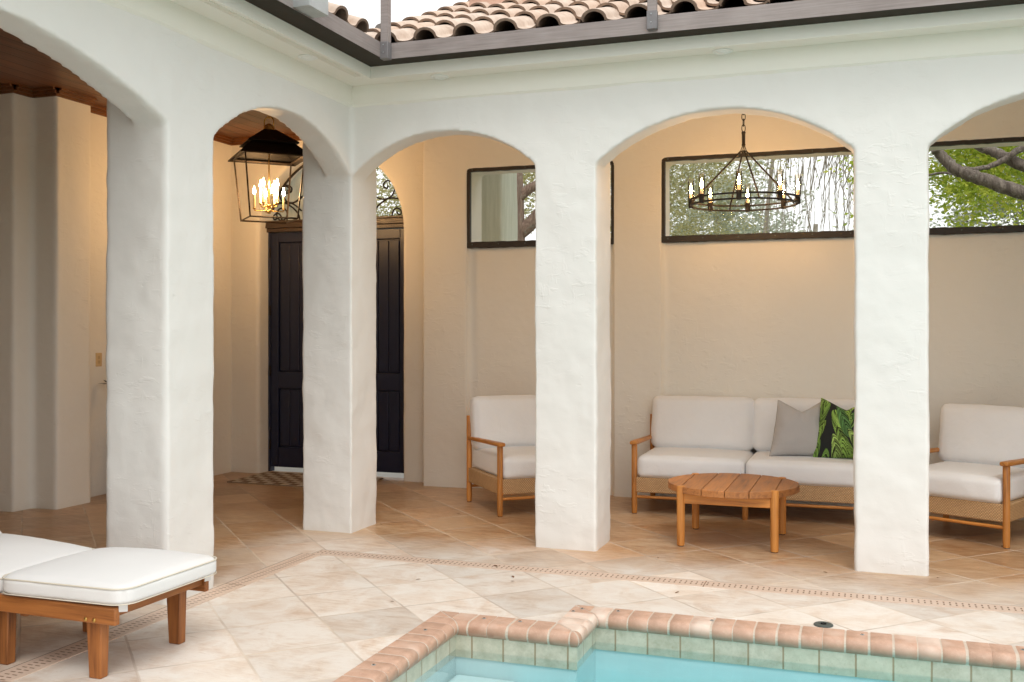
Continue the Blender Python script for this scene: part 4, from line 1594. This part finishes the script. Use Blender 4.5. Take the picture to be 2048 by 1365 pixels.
for k in range(8):
    a = R(27.5 + 45 * k) + YAW
    x, y = (CR - .006) * math.cos(a), (CR - .006) * math.sin(a)
    bm = new(); lathe(bm, [(.0, 2.300), (.016, 2.302), (.019, 2.312), (.019, 2.352), (.021, 2.356), (.021, 2.366), (.012, 2.368)], (x, y, 0), 16)
    cup = ob('lamp_cup', bm, IRON, ch, smooth=40)
    bm = new(); cyl(bm, (x, y, 2.366), (x, y, 2.408), .0095, seg=12); ob('sleeve', bm, CANDLEW, cup, smooth=40)
    bm = new(); lathe(bm, [(r_ * .95, z_ * 1.05) for r_, z_ in FL], (x, y, 2.408), 12); ob('bulb', bm, BULBC, cup, smooth=60)
    bm = new()
    ri = [[bm.verts.new((x + .0225 * math.cos(2 * PI * i / 20), y + .0225 * math.sin(2 * PI * i / 20), z)) for i in range(20)] for z in (2.366, 2.515)]
    for i in range(20): bm.faces.new([ri[0][i], ri[0][(i + 1) % 20], ri[1][(i + 1) % 20], ri[1][i]])
    bmesh.ops.recalc_face_normals(bm, faces=bm.faces)
    ob('glass_tube', bm, GLASS, cup, smooth=60)
for k in range(4):
    a = R(3 + 90 * k) + YAW
    d = Vector((math.cos(a), math.sin(a), 0))
    bm = new()
    tube(bm, [d * .022 + Vector((0, 0, 2.697)), d * (CR - .03) + Vector((0, 0, 2.352))], .0068, 8)
    tube(bm, [d * (CR - .03) + Vector((0, 0, 2.352)), d * (CR - .005) + Vector((0, 0, 2.31))], .006, 8)
    ob('rod', bm, IRON, ch, smooth=60)
bm = new()
tube(bm, circ(.022, 2.697, 20), .0055, 7, closed=True)
for k in range(4):
    a = R(3 + 90 * k) + YAW
    tube(bm, [(.022 * math.cos(a), .022 * math.sin(a), 2.697), (.006 * math.cos(a), .006 * math.sin(a), 2.745)], .003, 6)
lathe(bm, [(.0, 2.735), (.012, 2.737), (.015, 2.745), (.012, 2.752), (.0125, 2.825), (.016, 2.832), (.012, 2.842), (0, 2.845)], (0, 0, 0), 14)
ob('hub', bm, IRON, ch, smooth=40)
bm = new(); chain(bm, 0, 0, 2.865, 3.28, L=.055, w=.013, r=.0032, tw=.4); ob('chain', bm, IRON, ch, smooth=60)
bm = new(); lathe(bm, [(.06, 3.289), (.06, 3.278), (.03, 3.262), (0, 3.262)], (0, 0, 0), 20); ob('canopy', bm, IRON, ch, smooth=40)
bm = new()
tube(bm, smooth_curve([(-.02, .36, 2.352), (-.015, .34, 2.395), (.01, .33, 2.40), (.02, .35, 2.36), (.0, .375, 2.325)]), .0025, 6)
ob('cord', bm, IRON, ch)

# ------------------------------------------------------------------ small fittings on the deck
sk = thing('deck_fitting', 'round dark plastic deck fitting set in the travertine by the pool', 'deck fitting', (3.165, -1.195, 0))
bm = new(); lathe(bm, [(.045, .0), (.045, .005), (.040, .008), (.018, .008), (.016, .004), (0, .004)], (0, 0, 0), 28); ob('flange', bm, DARKFIT, sk, smooth=30)
bm = new(); box(bm, (-.012, -.004, .004), (.012, .004, .012)); box(bm, (-.004, -.012, .004), (.004, .012, .0118)); ob('key', bm, DARK, sk)
aw = [((1.62, -1.665), 'third brick of the short run'), ((1.80, -1.655), 'near the notch'), ((1.99, -1.40), 'side'), ((2.02, -1.345), 'corner'), ((2.20, -1.325), 'e'), ((2.66, -1.335), 'f'), ((3.34, -1.335), 'g'), ((4.0, -1.335), 'h'), ((1.43, -1.93), 'i'), ((1.43, -2.45), 'j')]
ALAB = ['brass anchor in the short coping run nearer its left corner', 'brass anchor in the short coping run nearer the notch', 'brass anchor in the notch coping, lower of the pair', 'brass anchor in the notch coping, upper of the pair', 'brass anchor just right of the notch corner of the long coping', 'brass anchor in the long coping below the table', 'brass anchor in the long coping right of the dark deck fitting', 'brass anchor in the long coping at the right edge', 'brass anchor in the left coping run, farther one', 'brass anchor in the left coping run, nearer one']
for ((x, y), _), lab in zip(aw, ALAB):
    a = thing('deck_anchor', lab, 'anchor', (x, y, .012), 0, 'anchors set in the brick coping')
    bm = new(); lathe(bm, [(.0095, 0), (.0095, .002), (.006, .003)], (0, 0, 0), 14); ob('collar', bm, GALV, a, smooth=40)
    bm = new(); lathe(bm, [(.0055, .0028), (.0055, .0034)], (0, 0, 0), 10); ob('plug', bm, DARK, a)
lv_pos = [(.42, .92, 1.1), (.60, 1.15, .9), (.98, -1.03, 1), (1.46, -.80, 1.2), (1.50, -.90, .8), (1.28, -.585, 1.6), (2.40, -.83, 1), (3.13, -.10, .9), (3.74, -.02, .9), (1.05, -1.5, .8), (4.18, 1.02, 1), (.05, .35, .8), (2.15, -.05, 1)]
for i, (x, y, s_) in enumerate(lv_pos):
    bm = new()
    leaf_blade(bm, (-.016 * s_, 0, .003), (1, .2, .12), .032 * s_, .006 * s_, .25)
    o = ob('dry_leaf', bm, LEAF_DRY)
    o.location = (x, y, .001 if abs(y + .6) > .08 else .004)
    o.rotation_euler = (0, 0, i * 1.7)
    tag(o, 'small dry brown leaf lying on the pale travertine floor', 'leaf', 'dry leaves on the floor')
pv = thing('drain_pipe', 'white plastic pipe on the floor behind the right armchair', 'pipe', (0, 0, 0))
bm = new(); cyl(bm, (4.05, 1.93, .05), (5.1, 1.93, .05), .026); ob('pipe', bm, PVC, pv, smooth=40)
bm = new(); cyl(bm, (4.50, 1.93, .05), (4.57, 1.93, .05), .032); ob('coupling', bm, PVC, pv, smooth=40)

# ------------------------------------------------------------------ beyond the wall
def pier(x0, x1, y0, y1, h, lab):
    bm = new(); box(bm, (x0, y0, -.05), (x1, y1, h))
    d = stucco_mesh(bm, .05, (.02, .0), 1)
    t = thing('gate_pier', lab, 'pier', (0, 0, 0))
    sub_mesh('shaft', d, np.ones(len(d[2]), bool), m_pier, t)
    bm = new(); box(bm, (x0 - .05, y0 - .05, h - .02), (x1 + .05, y1 + .05, h + .08)); ob('cap', bm, m_pier, t, bevel=.02)
def _mp():
    m = NT('streaked_stucco')
    p = m.pos()
    n = m.noise(m.mapping(p, (14, 14, 1.1)), 2, 5, .6)
    m.base(m.ramp(n, [(.3, (.66, .66, .55)), (.7, (.82, .81, .71))]))
    m.rough(.85)
    m.bump(m.noise(p, 60, 3), .2, .005)
    return m.mat
m_pier = _mp()
pier(-.92, .022, 3.0, 3.5, 3.9, 'pale streaked stucco pier outside the narrow window')
pier(-3.1, -2.05, 3.0, 3.5, 3.9, 'pale stucco pier outside the transom over the door')
# neighbour house with a salmon roof, a sliver seen through the transom
nh = thing('neighbour_house', 'distant house with a salmon hipped roof seen through the transom', 'house', (-9.6, 15, -.05))
bm = new(); box(bm, (-3, -2.5, 0), (2.6, 2.5, 2.5)); ob('wall', bm, STUCCO, nh)
bm = new()
vs = [bm.verts.new(p) for p in ((-3.4, -2.9, 2.5), (3.0, -2.9, 2.5), (3.0, 2.9, 2.5), (-3.4, 2.9, 2.5), (-1.2, 0, 3.8), (.8, 0, 3.8))]
for f in ((0, 1, 5, 4), (1, 2, 5), (2, 3, 4, 5), (3, 0, 4), (3, 2, 1, 0)): bm.faces.new([vs[i] for i in f])
ob('roof', bm, SALMON, nh)
bm = new(); box(bm, (-.9, -2.53, 1.0), (.3, -2.49, 2.3)); ob('window', bm, DARK, nh)

# trees ------------------------------------------------------------
def leaf_cloud(bm, blobs, n, size, rg, flat=.5, bias=.55):
    vol = [b[3] * b[4] * b[5] for b in blobs]
    tot = sum(vol)
    verts, faces = [], []
    for b, v in zip(blobs, vol):
        k = int(n * v / tot)
        # clumps inside the blob
        ncl = max(6, k // 80)
        for _ in range(ncl):
            d = Vector((rg.gauss(0, 1), rg.gauss(0, 1), rg.gauss(0, 1))).normalized() * (rg.random() ** bias)
            cx, cy, cz = b[0] + d.x * b[3], b[1] + d.y * b[4], b[2] + d.z * b[5]
            cr = rg.uniform(.10, .26)
            for _ in range(80):
                x, y, z = cx + rg.gauss(0, cr), cy + rg.gauss(0, cr), cz + rg.gauss(0, cr * .7)
                L = size * rg.uniform(.6, 1.3)
                u = Vector((rg.gauss(0, 1), rg.gauss(0, 1), rg.gauss(0, flat))).normalized()
                w = u.cross(Vector((rg.gauss(0, 1), rg.gauss(0, 1), rg.gauss(0, 1)))).normalized()
                i = len(verts)
                c = Vector((x, y, z))
                verts += [c - u * L * .5, c + w * L * .26 + u * .08 * L, c + u * L * .5, c - w * L * .26 + u * .08 * L]
                faces.append((i, i + 1, i + 2, i + 3))
    return verts, faces
def crown(parent, blobs, n, size, mat, seed):
    v, f = leaf_cloud(None, blobs, n, size, random.Random(seed))
    me = bpy.data.meshes.new('crown')
    me.from_pydata([tuple(p) for p in v], [], f)
    me.materials.append(mat)
    return link(bpy.data.objects.new('crown', me), parent)
def limb(bm, pts, r0, r1, seg=9, wob=.0, rg=None):
    q = smooth_curve(pts, 6)
    n = len(q)
    if wob and rg:
        q = [p + Vector((rg.uniform(-wob, wob), rg.uniform(-wob, wob), rg.uniform(-wob, wob))) for p in q]
    tube(bm, q, [r0 + (r1 - r0) * i / (n - 1) for i in range(n)], seg)
# live oak behind the narrow window
rg = random.Random(21)
oak = thing('oak_tree', 'thick reddish oak trunk with olive crown behind the narrow window', 'tree')
bm = new()
tx = -.73
limb(bm, [(tx - .02, 5.2, -.1), (tx, 5.2, 1.2), (tx - .02, 5.2, 2.4), (tx - .04, 5.22, 3.3), (tx - .12, 5.3, 4.2)], .29, .21, 14)
limb(bm, [(tx + .06, 5.2, 2.50), (tx + .28, 5.25, 2.66), (tx + .55, 5.3, 2.95), (tx + 1.0, 5.6, 3.3), (tx + 1.8, 6.2, 3.9)], .10, .04, 9)
limb(bm, [(tx + .1, 5.2, 2.95), (tx + .34, 5.25, 3.12), (tx + .7, 5.3, 3.25), (tx + 1.5, 5.6, 3.6)], .07, .03, 9)
limb(bm, [(tx, 5.2, 2.2), (tx + .3, 5.3, 2.35), (tx + .62, 5.4, 2.62), (tx + 1.1, 5.6, 2.9)], .055, .02, 8)
for k in range(14):
    a = rg.uniform(0, 2 * PI); L = rg.uniform(1.2, 2.6)
    limb(bm, [(tx - .1, 5.3, 4.0), (tx - .1 + math.cos(a) * L * .5, 5.3 + math.sin(a) * L * .5, 4.5), (tx - .1 + math.cos(a) * L, 5.3 + math.sin(a) * L, 4.0 + rg.uniform(-.8, .8))], .07, .015, 7)
ob('trunk', bm, BARK_RED, oak, smooth=80)
crown(oak, [(.9, 6.6, 4.0, 1.9, 1.0, 1.4), (-1.7, 6.2, 4.0, 1.5, 1.1, 1.0), (.3, 7.0, 3.0, 1.3, .8, .9), (.3, 5.8, 4.3, 1.6, 1.0, .6)], 30000, .045, LEAF_OAK, 4)
# airy oaks behind the wide window
def bg_tree(name, lab, x, y, h, blobs, n, size, leaf, bark, seed, tr=.16):
    t = thing(name, lab, 'tree', (x, y, -.05))
    rg = random.Random(seed)
    bm = new()
    limb(bm, [(0, 0, 0), (.1, 0, h * .25), (-.05, .05, h * .5), (.05, 0, h * .8)], tr, tr * .45, 10)
    for b in blobs:
        for k in range(3):
            d = Vector((rg.uniform(-.8, .8) * b[3], rg.uniform(-.7, .7) * b[4], rg.uniform(-.6, .8) * b[5]))
            e = Vector((b[0], b[1], b[2])) + d
            s0 = Vector((0, 0, h * rg.uniform(.3, .6)))
            limb(bm, [s0, s0.lerp(e, .5) + Vector((0, 0, .15)), e], tr * .22, .005, 6)
    ob('trunk', bm, bark, t, smooth=80)
    crown(t, blobs, n, size, leaf, seed + 1)
    return t
bg_tree('oak_tree', 'airy olive oak seen through the left half of the wide window', .35, 9.6, 5.5, [(-.4, 0, 3.9, 1.3, .8, 1.1), (.7, .2, 4.2, 1.1, .8, .9), (.2, .1, 2.9, 1.5, .8, .55), (-.9, 0, 3.0, .8, .7, .7)], 30000, .040, LEAF_OAK, BARK_PALE, 31, .10)
bg_tree('oak_tree', 'dark olive oak seen through the transom above the door', -3.3, 9.5, 6, [(.0, 0, 3.8, 1.9, 1.0, 1.1), (.6, .4, 4.2, 1.8, 1.2, .9), (-1.4, .2, 3.2, 1.2, 1, 1.2)], 26000, .058, LEAF_OAK, BARK, 37)
bg_tree('hazy_tree', 'hazy sage-green tree low behind the wide window', 2.2, 17.5, 4.8, [(-1.2, 0, 3.2, 2.1, 1, .8), (1.2, 0, 3.0, 1.8, 1, .7)], 4500, .14, LEAF_SAGE, BARK_PALE, 41, .12)
bg_tree('hazy_tree', 'hazy sage-green tree filling the lower right window', 6.4, 14.5, 5.5, [(0, 0, 3.6, 2.3, 1.1, 1.2), (1.6, 0, 4.3, 2.0, 1.2, 1.1), (-1.3, .3, 2.9, 1.1, 1, .8), (-1.0, .2, 4.5, 1.6, 1, .9)], 16000, .10, LEAF_SAGE, BARK_PALE, 43, .14)
bg_tree('hazy_tree', 'pale hazy tree far behind the left half of the wide window', .2, 16.5, 5.6, [(0, 0, 4.1, 1.9, 1.0, 1.2), (-1.2, .3, 3.4, 1.0, .8, .8)], 9000, .10, LEAF_SAGE, BARK_PALE, 47, .12)
# bare weeping tree
bt = thing('bare_tree', 'bare pale tree of drooping twigs behind the right of the wide window', 'tree', (2.9, 11.6, -.05))
rg = random.Random(5)
bm = new()
limb(bm, [(-1.3, .9, 0), (-1.28, .9, 1.6), (-1.3, .9, 3.0), (-1.1, .7, 4.9)], .06, .03, 8)
for k in range(64):
    x = rg.uniform(-1.15, 1.15); y = rg.uniform(-.7, .7)
    z1 = rg.uniform(4.2, 5.8)
    pts = [(x * .6 - .2, y * .5 + .3, z1 - .5), (x * .8, y * .8, z1), (x, y, z1 - rg.uniform(.3, .9))]
    zz = pts[-1][2]
    xx_, yy_ = x, y
    while zz > rg.uniform(2.3, 2.9):
        zz -= rg.uniform(.25, .45); xx_ += rg.uniform(-.045, .045); yy_ += rg.uniform(-.05, .05)
        pts.append((xx_, yy_, zz))
    limb(bm, pts, .009, .0028, 4, .008, rg)
    for j in range(3):
        p = Vector(pts[min(len(pts) - 1, rg.randint(2, 5))])
        q = p + Vector((rg.uniform(-.22, .22), rg.uniform(-.1, .1), -rg.uniform(.25, .7)))
        limb(bm, [p, p.lerp(q, .5) + Vector((rg.uniform(-.05, .05), 0, .05)), q], .007, .003, 4)
ob('trunk', bm, BARK_PALE, bt, smooth=80)
# lime-green maple with heavy limbs behind the right window
mp = thing('maple_tree', 'yellow-green maple with heavy lichened limbs behind the right window', 'tree')
bm = new()
def W(u, v, y): return img(u, v, y)
rgm = random.Random(77)
YM = 5.6
limb(bm, [W(1866, 290, YM - .1), W(1880, 308, YM), W(1905, 334, YM), W(1935, 349, YM), W(1968, 360, YM), W(2050, 387, YM), W(2150, 404, YM + .1), W(2350, 380, YM + .2), W(2500, 420, YM + .3)], .052, .09, 12, .007, rgm)
limb(bm, [W(1930, 268, YM + .3), W(1960, 293, YM + .3), W(1990, 304, YM + .3), W(2050, 333, YM + .3), W(2200, 370, YM + .3), W(2500, 420, YM + .3)], .042, .08, 11, .007, rgm)
limb(bm, [W(2100, 268, YM + .2), W(2046, 296, YM + .2), W(2012, 317, YM + .2), W(1985, 331, YM + .2), W(1955, 338, YM + .1), W(1915, 337, YM)], .042, .02, 8, .006, rgm)
limb(bm, [W(1850, 352, YM + .3), W(1885, 346, YM + .2), W(1912, 350, YM + .1)], .012, .016, 6)
cp = W(1872, 300, YM - .18)
tube(bm, [cp, cp + Vector((-.02, -.05, .015))], [.050, .044], 12)
P0 = W(2500, 420, YM + .3)
limb(bm, [P0, (P0.x + .25, P0.y, 1.6), (P0.x + .35, P0.y, -.1)], .17, .28, 12)
ob('trunk', bm, BARK, mp, smooth=80)
crown(mp, [(4.75, 7.6, 3.75, .62, .4, .65), (4.55, 7.5, 3.0, .5, .4, .5), (5.5, 7.6, 4.2, .8, .5, .4), (4.2, 7.4, 4.4, 1.2, .8, .5), (3.42, 7.7, 3.6, .30, .4, .8), (5.1, 8.3, 3.6, 1.2, .4, .8), (6.5, 7, 4.6, 1.3, 1.2, .8)], 36000, .068, LEAF_LIME, 8)
# vine tips on the window ledge
for (x, n_, lab) in ((2.60, 3, 'green vine tip on the ledge under the chandelier'), (2.80, 2, 'tiny green vine tip between two others on the ledge'), (3.06, 4, 'green vine tip on the ledge beside the pillar')):
    v = thing('vine', lab, 'vine', (x, 2.56, 2.10))
    bm = new(); tube(bm, smooth_curve([(0, .05, -.6), (0, .03, -.1), (.01, 0, .05), (.03, 0, .09)]), .003, 5); ob('stem', bm, LEAF_VINE, v)
    bm = new()
    rg = random.Random(int(x * 100))
    for k in range(n_ + 3):
        leaf_blade(bm, (.01 * k - .02, -.01, .05 + .012 * (k % 3)), (rg.uniform(-1, 1), -.3, rg.uniform(-.1, .9)), .05, .018, .3)
    ob('foliage', bm, LEAF_VINE, v)

# ------------------------------------------------------------------ light, sky, camera
w = bpy.data.worlds.new('World')
S.world = w
w.use_nodes = True
nt = w.node_tree
bg = nt.nodes['Background']
sky = nt.nodes.new('ShaderNodeTexSky')
sky.sky_type = 'NISHITA'
sky.sun_disc = False
SUN_EL, SUN_AZ = 55, 145      # azimuth from +y towards +x
sky.sun_elevation = R(SUN_EL)
sky.sun_rotation = R(SUN_AZ)
sky.air_density = 1.0
sky.dust_density = 4.0
sky.ozone_density = 1.0
hs = nt.nodes.new('ShaderNodeHueSaturation')
hs.inputs['Saturation'].default_value = .16
hs.inputs['Value'].default_value = 1.0
nt.links.new(sky.outputs[0], hs.inputs['Color'])
mxw = nt.nodes.new('ShaderNodeMix')
mxw.data_type = 'RGBA'
mxw.inputs[0].default_value = .72            # overcast: the clear sky veiled by even white cloud
nt.links.new(hs.outputs[0], mxw.inputs[6])
mxw.inputs[7].default_value = (6.6, 6.65, 6.6, 1)
nt.links.new(mxw.outputs[2], bg.inputs['Color'])
bg.inputs['Strength'].default_value = .15
sun = bpy.data.lights.new('sun', 'SUN')
sun.energy = .6
sun.angle = R(25)
sun.color = (1, .955, .89)
so = bpy.data.objects.new('sun', sun)
C.objects.link(so)
d = Vector((math.sin(R(SUN_AZ)) * math.cos(R(SUN_EL)), math.cos(R(SUN_AZ)) * math.cos(R(SUN_EL)), math.sin(R(SUN_EL))))
so.rotation_euler = d.to_track_quat('Z', 'Y').to_euler()
so.location = d * 20

cam = bpy.data.cameras.new('camera')
cam.sensor_width = 36
cam.lens = 2025.39 / 2048 * 36
cam.shift_y = -21.14 / 2048
cam.clip_end = 500
cam.clip_start = .05
co_ = bpy.data.objects.new('camera', cam)
C.objects.link(co_)
co_.location = (3.3674, -6.2222, 1.4)
co_.rotation_euler = (R(90), 0, .3386)
S.camera = co_
S.view_settings.view_transform = 'Standard'
S.view_settings.look = 'None'
S.view_settings.exposure = 0.64
S.view_settings.gamma = 1
S.cycles.max_bounces = 10
S.cycles.diffuse_bounces = 5
S.cycles.transparent_max_bounces = 12
S.cycles.sample_clamp_indirect = 8
S.cycles.use_denoising = True
